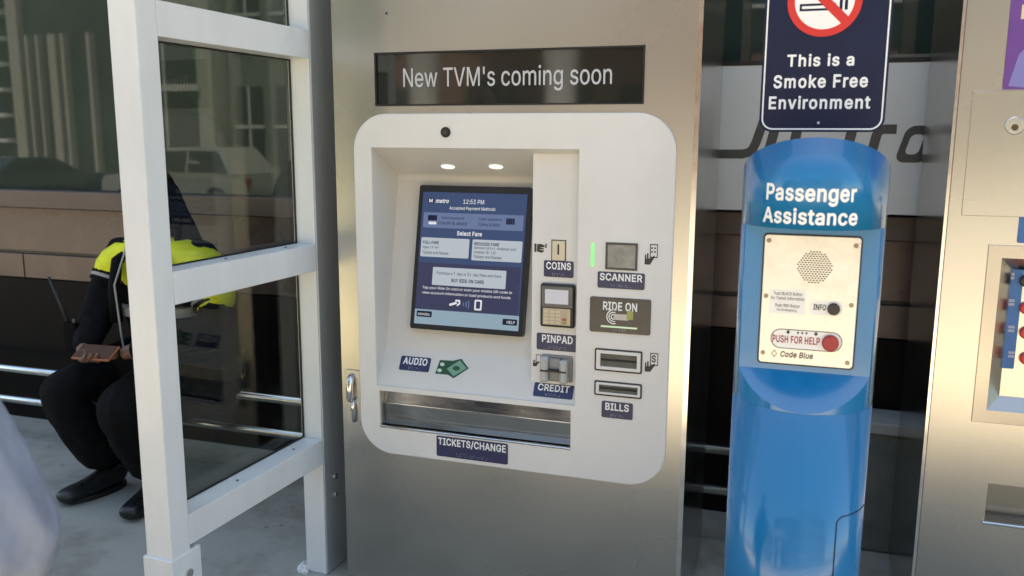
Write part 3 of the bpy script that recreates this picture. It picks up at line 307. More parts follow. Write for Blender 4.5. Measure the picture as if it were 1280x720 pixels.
's': (365, [[[166,-12,136,-8,110,-1,84,12,70,23,46,52,36,74,32,96,38,99,96,111,113,76,128,62,158,51,190,49,222,55,249,72,258,82,263,94,264,106,261,118,248,135,234,144,128,171,102,181,82,194,62,212,49,234,43,262,43,284,47,306,57,328,77,352,96,366,122,378,152,386,172,388,214,387,254,377,270,370,288,357,302,342,317,320,328,294,327,288,266,273,248,305,232,319,208,327,180,329,150,322,126,308,114,286,113,274,115,264,125,248,146,235,260,205,286,193,299,184,316,166,327,150,334,126,335,96,331,74,321,52,304,30,280,11,260,1,232,-7,198,-12]],[[164,-32,134,-28,100,-18,74,-5,58,8,36,31,22,56,12,90,16,106,24,115,36,119,96,131,106,127,113,122,124,94,138,79,160,71,188,69,214,73,230,82,243,96,243,110,235,120,218,129,114,155,92,164,68,179,47,200,32,224,24,254,23,286,27,308,40,338,64,366,86,383,112,395,152,406,172,408,214,407,264,394,280,387,302,371,324,347,338,322,348,294,344,278,336,269,324,265,266,253,256,256,249,262,240,282,224,300,208,307,182,309,162,306,144,297,134,284,134,270,141,260,156,252,270,222,296,210,312,198,331,180,344,160,354,126,355,94,351,72,338,42,317,16,290,-6,270,-16,234,-27,198,-32]]]),
't': (227, [[[154,-8,126,-3,100,9,81,26,70,44,64,60,61,82,61,322,6,323,2,326,4,382,61,384,61,470,64,475,126,475,130,473,131,384,204,383,208,380,206,324,130,322,130,92,132,78,138,65,154,56,176,54,204,57,217,4,214,-2,202,-6]],[[152,-28,124,-23,90,-8,66,14,54,32,44,60,41,80,41,302,4,303,-4,306,-12,313,-18,326,-18,380,-15,390,-8,397,4,403,40,404,41,474,48,488,64,495,128,495,140,490,146,482,150,472,150,404,206,403,221,396,228,380,228,326,221,310,206,303,150,302,150,92,153,80,158,75,176,74,204,78,213,74,220,69,227,54,237,0,232,-12,222,-20,188,-28]]]),
'u': (410, [[[168,-9,126,0,94,19,73,42,56,78,49,124,49,380,54,383,114,383,118,380,118,136,123,106,136,82,156,65,180,56,206,54,238,61,260,74,277,94,288,120,292,146,292,380,296,383,358,383,361,378,361,-2,356,-4,296,-3,294,50,270,22,242,3,204,-8]],[[166,-29,146,-26,116,-17,82,4,56,32,44,54,36,78,29,122,29,380,32,390,42,400,52,403,116,403,125,400,134,390,138,380,138,136,140,120,148,100,162,84,180,76,204,74,228,78,246,89,260,104,269,126,272,146,272,380,276,390,285,400,294,403,358,403,368,400,378,390,381,380,381,0,378,-10,371,-18,358,-24,296,-24,284,-18,272,-2,252,-14,222,-25,196,-29]]]),
'v': (389, [[[162,-4,158,0,132,66,13,380,18,383,84,383,89,380,176,140,196,77,219,156,300,380,306,383,372,383,375,378,373,370,231,0,226,-4]],[[160,-24,148,-18,139,-6,-3,364,-6,376,-3,390,6,400,16,403,86,403,96,400,103,394,194,145,286,393,294,400,304,403,372,403,382,400,391,390,394,380,394,372,248,-10,240,-19,228,-24]]]),
'w': (567, [[[136,-4,130,10,28,346,19,376,20,382,86,383,91,380,146,186,170,89,197,200,250,382,316,383,320,380,366,218,398,89,418,174,476,380,480,383,548,382,549,376,432,-3,368,-4,364,0,284,288,263,206,203,0,198,-4]],[[136,-24,124,-18,116,-10,90,74,-1,374,2,388,6,396,22,403,88,403,98,400,108,391,170,174,226,376,231,390,241,400,252,403,318,403,327,400,336,391,398,175,454,376,461,394,469,400,480,403,546,403,562,396,566,388,569,374,457,8,451,-10,446,-17,430,-24,368,-24,357,-20,348,-12,284,207,220,-12,210,-20,200,-24]]]),
'y': (389, [[[78,-149,56,-146,43,-140,57,-84,66,-82,98,-86,122,-76,134,-63,142,-48,158,0,13,380,18,383,84,383,89,380,177,136,194,78,219,156,300,380,306,383,372,383,375,378,373,370,209,-58,196,-86,180,-111,148,-137,118,-147]],[[76,-169,38,-161,27,-150,23,-134,39,-76,46,-68,60,-62,96,-66,108,-62,116,-54,125,-38,137,-2,-3,364,-6,376,-3,390,6,400,16,403,86,403,96,400,103,394,194,145,286,393,294,400,304,403,372,403,382,400,389,394,394,382,390,360,226,-68,213,-96,194,-124,182,-137,158,-154,120,-167]]]),
'Ñ': (523, [[[58,-4,56,0,57,512,136,513,141,510,351,180,396,102,395,510,400,513,466,512,466,-2,388,-4,382,0,196,290,126,409,129,318,129,0,124,-4],[296,572,274,578,224,600,214,594,208,573,162,573,159,578,162,604,174,632,186,644,204,651,226,652,236,650,298,623,309,626,318,650,362,650,365,646,362,620,349,592,338,580,326,574]],[[58,-24,42,-14,36,0,36,510,42,524,49,530,58,533,136,533,148,530,156,523,374,180,375,512,382,526,398,533,464,533,478,527,484,520,487,510,487,0,481,-14,474,-20,464,-24,386,-24,376,-21,368,-14,148,330,149,-2,142,-17,126,-24],[294,552,264,561,232,577,223,560,208,553,162,553,152,556,142,566,139,586,144,612,156,640,176,661,208,672,238,670,264,661,294,645,301,660,316,670,362,670,372,666,382,656,385,638,376,600,365,580,351,566,336,557,316,552]]]),
' ': (188, [[],[]]),
}

def text_geo(s, bold=.012, shear=0, space=1.0):
    cu = bpy.data.curves.new('t', 'CURVE'); cu.dimensions = '2D'; cu.fill_mode = 'FRONT'; pen = 0; wt = 1 if bold >= .006 else 0
    for ch in s:
        adv, cuts = GLYPHS[ch]
        for f in cuts[wt]:
            sp = cu.splines.new('POLY'); n = len(f)//2; sp.points.add(n-1); sp.use_cyclic_u = True
            for i in range(n): sp.points[i].co = (f[2*i]/1000+pen, f[2*i+1]/1000, 0, 1)
        pen += (adv/1000+(.03 if wt else 0))*space
    o = bpy.data.objects.new('t', cu); C.objects.link(o)
    dg = bpy.context.evaluated_depsgraph_get(); me = bpy.data.meshes.new_from_object(o.evaluated_get(dg))
    vs = [(v.co.x+shear*v.co.y, v.co.y) for v in me.vertices]; fs = [tuple(p.vertices) for p in me.polygons]
    bpy.data.objects.remove(o); bpy.data.curves.remove(cu); bpy.data.meshes.remove(me)
    return vs, fs
def text(s, x0, x1, z0, z1, f, bold=.012, shear=0, bm=None, space=1.0, fit=True):
    """lettering whose box is x0..x1, z0..z1; f maps (u, v) to a point"""
    bm = bm or NB(); vs, fs = text_geo(s, bold, shear, space)
    ax = min(v[0] for v in vs); bx = max(v[0] for v in vs); az = min(v[1] for v in vs); bz = max(v[1] for v in vs)
    vv = [bm.verts.new(f(x0+(x-ax)/(bx-ax)*(x1-x0), z0+(z-az)/(bz-az)*(z1-z0))) for x, z in vs]
    for p in fs:
        try: bm.faces.new([vv[i] for i in p])
        except ValueError: pass
    return bm
def on(Y): return lambda u, v: (u, Y, v)

# ------------------------------------------------------------------ the setting
struct('ground', B(-400, 400, -400, 400, -.75, -.47), ASPHALT)
struct('road', B(-90, 90, -15.2, -2.6, -.6, -.45), concrete('pale_road_concrete', (.33,.31,.27)))
struct('platform', B(-14, 12, .9, 6.5, -.449, 0), FLOOR)
struct('bounce_paving', B(-14, 12, -2.3, .896, -.449, 0, bev=.015), concrete('warm_bounce_paving', (.60,.52,.40)))  # unseen ground, made paler and warmer than the platform to bounce sunlight
struct('pavement', B(-60, 40, -24, -15.2, -.449, -.32, bev=.02), PAVE)

# ------------------------------------------------------------------ the wall behind
YW_ = 3.42
gw = thing('glazed_wall', 'long wall of dark green glass above brown panels behind the platform', 'wall', (-1.5, YW_, 0))
obj('wall_base', B(-9, 5, YW_, YW_+.14, 0, .765), DARKWALL, gw)  # lowest stretch of the wall, coloured darker than the brown panels above
for i in range(7):
    x0 = -8.98+i*2.0
    obj('upper_panel', B(x0, x0+1.985, YW_+.004, YW_+.12, .912, 1.135, bev=.002), BROWN, gw)
for i in range(14):
    x0 = -9.0 + i*1.0 + .35*0
    obj('lower_panel', B(x0+.003+.17, x0+.995+.17, YW_+.002, YW_+.12, .77, .895, bev=.002), BROWN, gw)
obj('joint_strip', B(-9, 5.2, YW_+.02, YW_+.12, .888, .92), BLACK, gw)
obj('ledge', B(-9, 5.2, YW_-.045, YW_+.12, 1.14, 1.228, bev=.004), LEDGE, gw)
xs = [-9, -6.2, -4.9, -2.05, -.6, 1.55, 5.2]
for a, b in zip(xs, xs[1:]):
    obj('glass_panel', B(a+.004, b-.004, YW_+.03, YW_+.05, 1.228, 3.04), WALLGLASS, gw)
obj('unseen_shade_wall', B(-16, 12, YW_+.001, YW_+9, 3.045, 10.6), mat('unseen_shade_wall_stone', (.34,.31,.27), .8, var=.1, vscale=3), gw)  # unseen storeys, added this tall to hold the sun off the platform
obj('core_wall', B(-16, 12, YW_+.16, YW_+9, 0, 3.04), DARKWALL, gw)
for x in xs[1:-1]: obj('gasket', B(x-.0038, x+.0038, YW_+.025, YW_+.055, 1.228, 3.04), RUBBER, gw)

bd = thing('sign_band', 'grey white band lettered in dark italics across the glass wall', 'sign', (.2, YW_, 1.23))
YBD = 3.31
bz0, bz1 = PY(905, 262, YBD).z, PY(910, 82.5, YBD).z
obj('band', B(-.9, 2.6, YBD, YW_+.026, bz0, bz1), BANDMAT, bd)
obj('trim', B(-.9, 2.6, YBD-.002, YW_+.027, bz1+.001, bz1+.016), BLACK, bd)
zr = PY(1137, 70, YBD).z
obj('rail', B(.1, 2.6, YBD+.02, YW_+.027, zr-.008, zr+.008), mat('olive_reflection_line', (.16,.16,.12), .5), bd)  # not a real rail but a pale strip added in place of a line reflected in the glass
YL = YBD-.0008
def stroke(pts, wpx, bm):
    """a flat letter stroke of even width along measured points"""
    P = [PY(x, y, YL) for x, y in pts]; P = [Vector((p.x, 0, p.z)) for p in P]; hw = wpx/2*3.36/1079
    L, Rr = [], []
    for i, p in enumerate(P):
        t = (P[min(i+1, len(P)-1)]-P[max(i-1, 0)]).normalized(); n = Vector((-t.z, 0, t.x)); L.append(p+n*hw); Rr.append(p-n*hw)
    for i in range(len(P)-1):
        bm.faces.new([bm.verts.new((q.x, YL, q.z)) for q in (L[i], L[i+1], Rr[i+1], Rr[i])])
bm = NB()
stroke([(886,192.5),(928,192.5),(936,190.5),(941,186),(945,178),(955,150),(962,126)], 10.5, bm)
obj('letter', bm, LETTER, bd)
bm = NB(); stroke([(958,198),(972,150),(978,142),(990,140)], 11, bm); stroke([(989,198),(997,160),(1001,146)], 11, bm); stroke([(990,140.1),(1000,140.1),(1012,141)], 11, bm); obj('letter', bm, LETTER, bd)
bm = NB(); stroke([(1056,198),(1068,152),(1074,128)], 11, bm); stroke([(1060,158.5),(1084,158.8)], 10, bm); obj('letter', bm, LETTER, bd)
bm = NB(); stroke([(1087,200),(1096,168),(1100,163),(1106,161.5),(1121,161.5)], 10.5, bm); obj('letter', bm, LETTER, bd)
def ital(px0, px1, py0, py1, r, k):
    a = PY(px0, py1, YL); b = PY(px1, py0, YL)
    return [(x+(z-a.z)*k, z) for x, z in rr(a.x, b.x, a.z, b.z, r)]
obj('letter', sheet(ital(1117, 1161, 157, 203, .03, .28), on(YL), [ital(1130, 1149, 168, 193, .016, .28)]), LETTER, bd)

# two steel bench tubes along the wall
bn = thing('tube_bench', 'low bench of two polished steel tubes along the dark wall', 'bench', (-1.5, 3.17, 0))
for z in (.355, .197): obj('rail', tube(NB(), [(-6.4, 3.17, z), (.03, 3.17, z)], .019, 16), TUBE, bn, smooth=True)
for x in (-5.6, -4.75, -3.05, -1.32, .0): obj('post', B(x-.03, x+.03, 3.192, 3.235, 0, .40, bev=.004), DARKGREY, bn)
ob = obj('concrete_block', B(.12, 1.15, 3.245, YW_-.01, .001, .455, bev=.012), BLOCK, loc=(.6, 3.3, 0)); tag(ob, 'grey concrete block low behind the blue help pillar', 'block')
obj('cap', B(.10, 1.17, 3.228, YW_-.006, .457, .50, bev=.006), mat('pale_block_cap', (.30,.31,.29), .7, var=.1), ob, local=False)

# ------------------------------------------------------------------ main ticket machine
YK = 2.42
KX0, KX1, KB = -1.394, -.277, 3.06
km = thing('ticket_machine', 'tall brushed steel ticket machine with white fascia and lit touchscreen', 'ticket machine', ((KX0+KX1)/2, YK, 0))
RX0, RX1, RZ0, RZ1 = -1.265, -.606, .713, 1.47           # recess opening
TX0, TX1, TZ0, TZ1 = -1.255, -.617, .578, .697            # tray opening
hd = rectY(468.5, 65, 805, 131, YK); hd = (-1.251, -.428, 1.594, 1.752)
obj('cabinet', plate(rc(KX0, KX1, .03, 2.12), YK, YK+.012, [rc(-1.30,-.36,.53,1.53), rc(*hd)]), STEEL, km)
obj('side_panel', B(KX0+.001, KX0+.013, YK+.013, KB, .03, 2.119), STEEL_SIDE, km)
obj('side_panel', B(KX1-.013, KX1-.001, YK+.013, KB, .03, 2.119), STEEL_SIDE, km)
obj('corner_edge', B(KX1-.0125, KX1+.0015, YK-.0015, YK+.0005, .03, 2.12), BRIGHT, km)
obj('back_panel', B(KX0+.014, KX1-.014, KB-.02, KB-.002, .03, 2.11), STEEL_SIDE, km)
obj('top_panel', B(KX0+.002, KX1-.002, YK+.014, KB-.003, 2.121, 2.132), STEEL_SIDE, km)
obj('plinth', B(KX0+.03, KX1-.03, YK+.03, KB-.03, 0, .029), BLACK, km)
# header display
h = obj('header_display', B(hd[0]+.002, hd[1]-.002, YK+.006, YK+.03, hd[2]+.002, hd[3]-.002), HEADGLASS, km)
obj('display_gasket', plate(rc(*hd), YK-.002, YK+.004, [rc(hd[0]+.005, hd[1]-.005, hd[2]+.005, hd[3]-.005)]), RUBBER, h)
a = rectY(504, 84, 765, 113, YK+.005)
obj('lettering', text("New TVM's coming soon", a[0], a[1], 1.634, 1.706, on(YK+.0045), .004), GREYWHITE, h)
# fascia
F0, F1 = YK-.008, YK-.0005
fa = obj('fascia', plate(rr(-1.326, -.333, .486, 1.571, .11, 12), F0, F1, [rc(RX0, RX1, RZ0, RZ1), rc(TX0, TX1, TZ0, TZ1)], cham=.003), FASCIA, km)
# recess: sloping ceiling, tilted back panel, sloping shelf
YB0, ZB0, YB1, ZB1 = 2.487, .822, 2.602, 1.378
def fillet(p, q, r, rad, n=6):
    """points that round the corner q between p and r"""
    p, q, r = Vector(p), Vector(q), Vector(r); a = (p-q).normalized(); b = (r-q).normalized()
    return [tuple((q+a*rad)*(1-t)**2 + q*2*t*(1-t) + (q+b*rad)*t*t) for t in [i/n for i in range(n+1)]]
def build_recess():
    c = [(F1, RZ1), (YB1, ZB1), (YB0, ZB0), (F1, RZ0)]
    pr = [c[0]]+fillet(c[0], c[1], c[2], .02)+fillet(c[1], c[2], c[3], .016)+[c[3]]
    bm = NB(); L = [bm.verts.new((RX0, y, z)) for y, z in pr]; Q = [bm.verts.new((RX1, y, z)) for y, z in pr]
    for i in range(len(pr)-1): bm.faces.new((L[i], L[i+1], Q[i+1], Q[i]))
    bm.faces.new(L[::-1]); bm.faces.new(Q); return bm
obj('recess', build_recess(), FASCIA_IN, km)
# downlights on the sloping ceiling
cn_ = Vector((0, ZB1-RZ1, -(YB1-F1))).normalized(); sl = Vector((0, YB1-F1, ZB1-RZ1)).normalized()
LAMP = emat('lit_downlight', (1, .96, .90), 1.3)
for px in (560, 620):
    d = ray(px, 208); n = cn_; p0 = Vector((0, F1, RZ1)); t = (p0-EYE).dot(n)/d.dot(n); c = EYE+d*t
    nn = n if n.z < 0 else -n
    bm = NB(); loft(bm, [c+nn*0.0005+.023*(math.cos(2*math.pi*k/24)*Vector((1,0,0))+.62*math.sin(2*math.pi*k/24)*sl) for k in range(24)], [c+nn*.003+.022*(math.cos(2*math.pi*k/24)*Vector((1,0,0))+.62*math.sin(2*math.pi*k/24)*sl) for k in range(24)])
    obj('downlight', bm, LAMP, km)
# the column of readers standing in the recess
YC = 2.448
obj('reader_column', profile(NB(), [(YC, .764), (YC, 1.457), (2.59, 1.395), (2.53, .81)], -.754, RX1-.001), FASCIA, km)
# touchscreen
SB, ST = Vector((0, 2.474, .8955)), Vector((0, 2.568, 1.3495))
su = Vector((1,0,0)); sv = (ST-SB).normalized(); sn = su.cross(sv); sn = sn if sn.y < 0 else -sn
SX0, SX1, SH = -1.173, -.7925, (ST-SB).length
def S3(u, v, o=0): return SB + su*u + sv*v + sn*o
def spx(x, y):
    d = ray(x, y); t = (SB-EYE).dot(sn)/d.dot(sn); p = EYE+d*t; return p.x, (p-SB).dot(sv)
def srect(x0, y0, x1, y1):
    a = spx(x0, (y0+y1)/2); b = spx(x1, (y0+y1)/2); c = spx((x0+x1)/2, y0); e = spx((x0+x1)/2, y1)
    return a[0], b[0], e[1], c[1]
def splate(pts, o0, o1): return loft(NB(), [S3(u, v, o0) for u, v in pts], [S3(u, v, o1) for u, v in pts])
obj('screen_bezel', splate(rr(SX0, SX1, 0, SH, .008), -.03, -.0005), BLACK, km)
sblue = emat('screen_blue', (.045,.075,.185), 1.0); sdark = emat('screen_dark_blue', (.045,.05,.115), 1.0); slight = emat('screen_light_blue', (.13,.18,.36), 1.0)
swhite = emat('screen_white', (.46,.53,.65), .95); sbar = emat('screen_pale_bar', (.26,.37,.50), 1.0); snavy = emat('screen_navy', (.012,.016,.05), 1); stxt = emat('screen_text_white', (.72,.75,.85), 1.0)
s0 = (SX0+.014, SX1-.014, .016, SH-.022)
sc = obj('screen', splate(rc(*s0), -.0003, .0006), sblue, km)
def so_(name, r, m, o, rad=.003):
    return obj(name, sheet(rr(*r, rad, 3), lambda u, v: S3(u, v, o)), m, sc)
def st_(name, s, r, m, o=.0022, bold=.0, shear=0):
    return obj(name, text(s, *r, lambda u, v: S3(u, v, o), bold, shear), m, sc)
W_ = s0[1]-s0[0]; H_ = s0[3]-s0[2]
def q(a, b, c, d): return (s0[0]+a*W_, s0[0]+b*W_, s0[2]+(1-d)*H_, s0[2]+(1-c)*H_)
so_('screen_banner', q(.02,.98,.155,.27), slight, .001)
so_('fare_button', q(.015,.485,.345,.49), swhite, .001); so_('fare_button', q(.515,.985,.345,.50), swhite, .001)
so_('instruction_panel', q(.0,.985,.535,.885), sdark, .001)
so_('pass_button', q(.15,.855,.565,.70), swhite, .0016)
so_('bottom_bar', q(0,1,.888,.998), sbar, .001, .0015)
so_('language_button', q(.02,.17,.90,.945), snavy, .0016); so_('help_button', q(.85,.985,.915,.96), snavy, .0016)
so_('logo_tile', q(.055,.11,.045,.085), snavy, .0016, .001)
st_('screen_text', 'M', q(.066,.10,.052,.079), stxt, bold=.02); st_('screen_text', 'metro', q(.13,.26,.052,.082), stxt, bold=.015, shear=.25)
st_('screen_text', '12:53 PM', q(.40,.60,.05,.083), stxt); st_('screen_text', 'Accepted Payment Methods', q(.27,.71,.105,.135), stxt)
st_('screen_text', 'Card payment', q(.20,.42,.182,.206), snavy); st_('screen_text', 'Credit & debit', q(.17,.45,.22,.243), snavy)
st_('screen_text', 'Cash payment', q(.56,.78,.182,.206), snavy); st_('screen_text', 'Coins & bills', q(.56,.76,.22,.243), snavy)
so_('card_icon', q(.065,.155,.175,.215), snavy, .0016, .001); so_('card_icon', q(.075,.15,.225,.245), stxt, .0016, .001)
bm = NB()
for k in range(4): sheet(rc(*q(.82+k*.02,.838+k*.02,.18,.225)), lambda u, v: S3(u, v, .0016), bm=bm)
obj('cash_icon', bm, snavy, sc)
st_('screen_text', 'Select Fare', q(.36,.60,.288,.322), stxt, bold=.006)
for s, r in (('FULL FARE', (.035,.19,.37,.394)), ('Ages 13-64', (.035,.19,.408,.432)), ('Tickets and Passes', (.035,.29,.446,.47)),
             ('REDUCED FARE', (.535,.77,.365,.389)), ('Seniors (65+), disabled and', (.535,.93,.395,.42)), ('children (5-12)', (.535,.74,.427,.452)), ('Tickets and Passes', (.535,.80,.46,.484)),
             ('Purchase a 7-day or 31-day Pass and more', (.19,.81,.597,.625)), ('BUY RIDE ON CARD', (.34,.65,.645,.672))):
    st_('screen_text', s, q(*r), snavy, bold=.01 if s.isupper() else 0)
st_('screen_text', 'Tap your Ride On card or scan your mobile QR code to', q(.06,.92,.712,.737), stxt); st_('screen_text', 'view account information or load products and funds', q(.06,.91,.75,.775), stxt)
st_('screen_text', 'ESPA\u00d1OL', q(.035,.155,.912,.934), stxt); st_('screen_text', 'HELP', q(.89,.965,.928,.949), stxt)
bm = NB()
for pts in ([(.33,.835),(.40,.815),(.41,.83),(.34,.85)], [(.39,.80),(.435,.80),(.44,.83),(.41,.85),(.405,.838),(.425,.825),(.42,.812),(.39,.815)]):
    sheet([(s0[0]+a*W_, s0[2]+(1-b)*H_) for a, b in pts], lambda u, v: S3(u, v, .0016), bm=bm)
obj('tap_icon', bm, stxt, sc)
bm = NB()
for k in range(3): sheet([(s0[0]+(.465+k*.025)*W_, s0[2]+(1-.83+.012+k*.008)*H_), (s0[0]+(.475+k*.025)*W_, s0[2]+(1-.83+.014+k*.008)*H_), (s0[0]+(.475+k*.025)*W_, s0[2]+(1-.83-.014-k*.008)*H_), (s0[0]+(.465+k*.025)*W_, s0[2]+(1-.83-.012-k*.008)*H_)], lambda u, v: S3(u, v, .0016), bm=bm)
obj('signal_icon', bm, slight, sc)
o_, i_ = q(.575,.645,.79,.868), q(.590,.630,.802,.856)
obj('phone_icon', sheet(rr(*o_, .004, 3), lambda u, v: S3(u, v, .0016), [rr(*i_, .002, 3)]), stxt, sc)
# camera lens, handle
cx = PY(557.3, 165.3, F0)
l0 = obj('camera_lens', plate(circ(cx.x, cx.z, .0155), F0-.003, F0-.0002), BLACK, km)
obj('lens_glass', plate(circ(cx.x, cx.z, .008), F0-.0045, F0-.0031), mat('lens_glass', (.06,.05,.045), .1), l0)
hx = rectY(432.5, 462, 451.5, 530, YK)
hb = obj('door_handle', plate(rr(hx[0]+.002, hx[1], hx[2], hx[3], .006, 4), YK-.004, YK-.0003, cham=.0015), mat('handle_steel', (.5,.48,.46), .3, 1), km)
hc = (hx[0]+hx[1])/2-.003
obj('grip', tube(NB(), [(hc, YK-.006, hx[3]-.022), (hc, YK-.016, hx[3]-.032), (hc, YK-.019, hx[3]-.06), (hc, YK-.019, hx[3]-.088), (hc, YK-.013, hx[3]-.098)], .0115, 14), BRIGHT, hb, smooth=True)
obj('latch', tube(NB(), [(hc+.005, YK-.007, hx[3]-.103), (hc+.006, YK-.013, hx[3]-.118), (hc+.008, YK-.007, hx[2]+.012)], .008, 12), BRIGHT, hb, smooth=True)
obj('screw', plate(circ(-1.207, 1.865, .004, 12), YK-.0012, YK-.0002), DARKGREY, km)
# label plates
def dots(bm, x0, x1, z0, z1, f, seed):
    rg = random.Random(seed); n = max(4, int((x1-x0)/.0045))
    for i in range(n):
        for k in range(3):
            if rg.random() < .5: continue
            u = x0+(x1-x0)*(i+.5)/n; v = z0+(z1-z0)*(k+.5)/3; s = .0009
            bm.faces.new([bm.verts.new(f(*p)) for p in rc(u-s, u+s, v-s, v+s)])
    return bm
def label_plate(s, px, Y, tx=.08, tt=.08, th=.46, m=NAVY):
    x0, x1, z0, z1 = rectY(*px, Y); w_, h_ = x1-x0, z1-z0
    pl = obj('label_plate', plate(rr(x0, x1, z0, z1, .005, 4), Y-.0018, Y-.0002), m, km)
    obj('lettering', text(s, x0+tx*w_, x1-tx*w_, z1-(tt+th)*h_, z1-tt*h_, on(Y-.0024), .006), WHITE, pl)
    obj('braille', dots(NB(), x0+.28*w_, x1-.28*w_, z0+.08*h_, z0+.26*h_, on(Y-.0023), len(s)), DOT, pl)
    return pl
label_plate('COINS', (680,326,717,346.5), YC); label_plate('PINPAD', (671,417.5,723,438.5), YC, .13)
label_plate('SCANNER', (747,340.5,806,361), F0, .05); label_plate('BILLS', (752,502.5,791,523), F0, .12); label_plate('TICKETS/CHANGE', (546,549.5,635,575), F0, .025, .06, .42)
# coin entry
PALE = mat('pale_metal_plate', (.62,.57,.46), .35, .4)
x0, x1, z0, z1 = rectY(690.5, 301, 706.5, 325.5, YC)
c_ = obj('coin_slot', plate(rc(x0, x1, z0, z1), YC-.003, YC-.0002, [rc(x0+.016, x0+.0215, z0+.017, z1-.01)], cham=.0008), PALE, km)
obj('slot_gap', B(x0+.0155, x0+.022, YC-.0018, YC-.0003, z0+.016, z1-.009), BLACK, c_); obj('slot_frame', plate(rc(x0-.003, x1+.003, z0-.003, z1+.003), YC-.0012, YC-.0002, [rc(x0+.001, x1-.001, z0+.001, z1-.001)]), DARKGREY, c_)
def hand_icon(px, Y, mirror=False, card=True):
    x0, x1, z0, z1 = rectY(*px, Y); w_, h_ = x1-x0, z1-z0; bm = NB(); y = Y-.0004
    T = lambda pts: sheet([((x0+a*w_) if not mirror else (x1-a*w_), z0+b*h_) for a, b in pts], on(y), bm=bm)
    if card:
        T([(.0,.0),(.42,.0),(.62,.22),(.78,.38),(.72,.46),(.5,.32),(.46,.36),(.30,.28),(.28,.55),(.17,.55),(.17,.3),(.12,.28),(.12,.45),(.02,.5)])
        sheet([(x0+a*w_, z0+b*h_) for a, b in ((.38,.34),(.98,.34),(.98,1),(.38,1))], on(y), [[(x0+a*w_, z0+b*h_) for a, b in ((.45,.39),(.92,.39),(.92,.95),(.45,.95))]], bm=bm)
    else:
        T([(0,.25),(.16,.25),(.16,.95),(0,.95)]); T([(.2,.3),(.55,.2),(.72,.3),(.72,.42),(.3,.45),(.72,.5),(.72,.6),(.4,.62),(.78,.7),(.78,.82),(.5,.95),(.2,.9)]); T([(.82,.62),(.93,.62),(.93,.98),(.82,.98)])
    return bm
INK = mat('black_print', (.03,.028,.025), .5)
obj('hand_icon', hand_icon((668,304,684.5,319), YC, card=False), INK, km)
obj('hand_icon', hand_icon((666,443,676.5,458), YC), INK, km)
ic = obj('hand_icon', hand_icon((806,305,822.5,331), F0), INK, km)
x0, x1, z0, z1 = rectY(814, 309, 820, 316, F0); obj('code_mark', text('::', x0, x1, z0, z1, on(F0-.0004), .03), INK, ic)
ic = obj('hand_icon', hand_icon((806,441,823,465), F0), INK, km)
x0, x1, z0, z1 = rectY(814.5, 444, 820, 453, F0); obj('dollar_mark', text('S', x0, x1, z0, z1, on(F0-.0004), .01), INK, ic)
# pinpad
x0, x1, z0, z1 = rectY(677, 354.5, 719.5, 408, YC); w_, h_ = x1-x0, z1-z0
pp = obj('pin_pad', plate(rr(x0, x1, z0, z1, .006, 4), YC-.016, YC-.0002, cham=.004), BLACK, km)
obj('pin_screen_surround', plate(rr(x0+.05*w_, x1-.05*w_, z1-.53*h_, z1-.05*h_, .003, 3), YC-.0185, YC-.0162), mat('pin_grey', (.13,.12,.11), .4), pp)
obj('pin_screen', plate(rc(x0+.15*w_, x1-.17*w_, z1-.45*h_, z1-.12*h_), YC-.0195, YC-.0187), emat('pin_screen_glow', (.46,.47,.55), 1.1), pp)
obj('keypad', plate(rc(x0+.09*w_, x1-.11*w_, z0+.06*h_, z1-.56*h_), YC-.018, YC-.0162), mat('keypad_beige', (.50,.42,.30), .4, .3), pp)
for i in range(4):
    for j in range(4):
        u = x0+(.13+.175*i)*w_; v = z0+(.085+.085*j)*h_
        obj('key', B(u, u+.13*w_, YC-.0205, YC-.0181, v, v+.058*h_, bev=.0006, seg=1), mat('key_pale', (.62,.54,.40), .45) if (i < 3) else mat('key_colour', [(.35,.3,.1),(.4,.12,.06),(.5,.42,.3),(.5,.42,.3)][j], .45), pp)
# card reader
x0, x1, z0, z1 = rectY(676, 443.5, 716, 476.5, YC); w_, h_ = x1-x0, z1-z0
GREYP = mat('reader_grey', (.42,.42,.40), .4)
cr = obj('card_reader', plate(rr(x0+.03*w_, x1, z0, z1, .006, 4), YC-.006, YC-.0002, cham=.002), mat('reader_back', (.22,.22,.21), .4), km)
obj('reader_jaw', plate(rr(x0+.06*w_, x0+.30*w_, z0+.02*h_, z1-.04*h_, .006, 4), YC-.034, YC-.0062, cham=.006), GREYP, cr)
obj('reader_jaw', plate(rr(x1-.34*w_, x1-.10*w_, z0+.0*h_, z1-.12*h_, .006, 4), YC-.034, YC-.0062, cham=.006), GREYP, cr)
obj('reader_throat', B(x0+.31*w_, x1-.35*w_, YC-.016, YC-.0062, z0+.10*h_, z1-.10*h_), mat('throat_grey', (.25,.26,.26), .4), cr)
obj('card_slit', B(x0+.08*w_, x1-.12*w_, YC-.036, YC-.0165, z0+.44*h_, z0+.50*h_), BLACK, cr)
# led strip, scanner
x0, x1, z0, z1 = rectY(738.5, 304, 743, 333, F0); obj('led_strip', plate(rc(x0, x1, z0, z1), F0-.0015, F0-.0002), emat('green_led', (.30,.95,.36), 1.1), km)
x0, x1, z0, z1 = rectY(757, 303.5, 797, 337.5, F0)
sw = obj('scanner_window', plate(rc(x0, x1, z0, z1), F0-.003, F0-.0002, [rc(x0+.006, x1-.006, z0+.006, z1-.006)]), DARKGREY, km)
obj('scanner_glass', B(x0+.0055, x1-.0055, F0-.0016, F0-.0003, z0+.0055, z1-.0055), mat('scanner_glass', (.20,.19,.17), .08, var=.35, vscale=28, ior=1.6), sw)
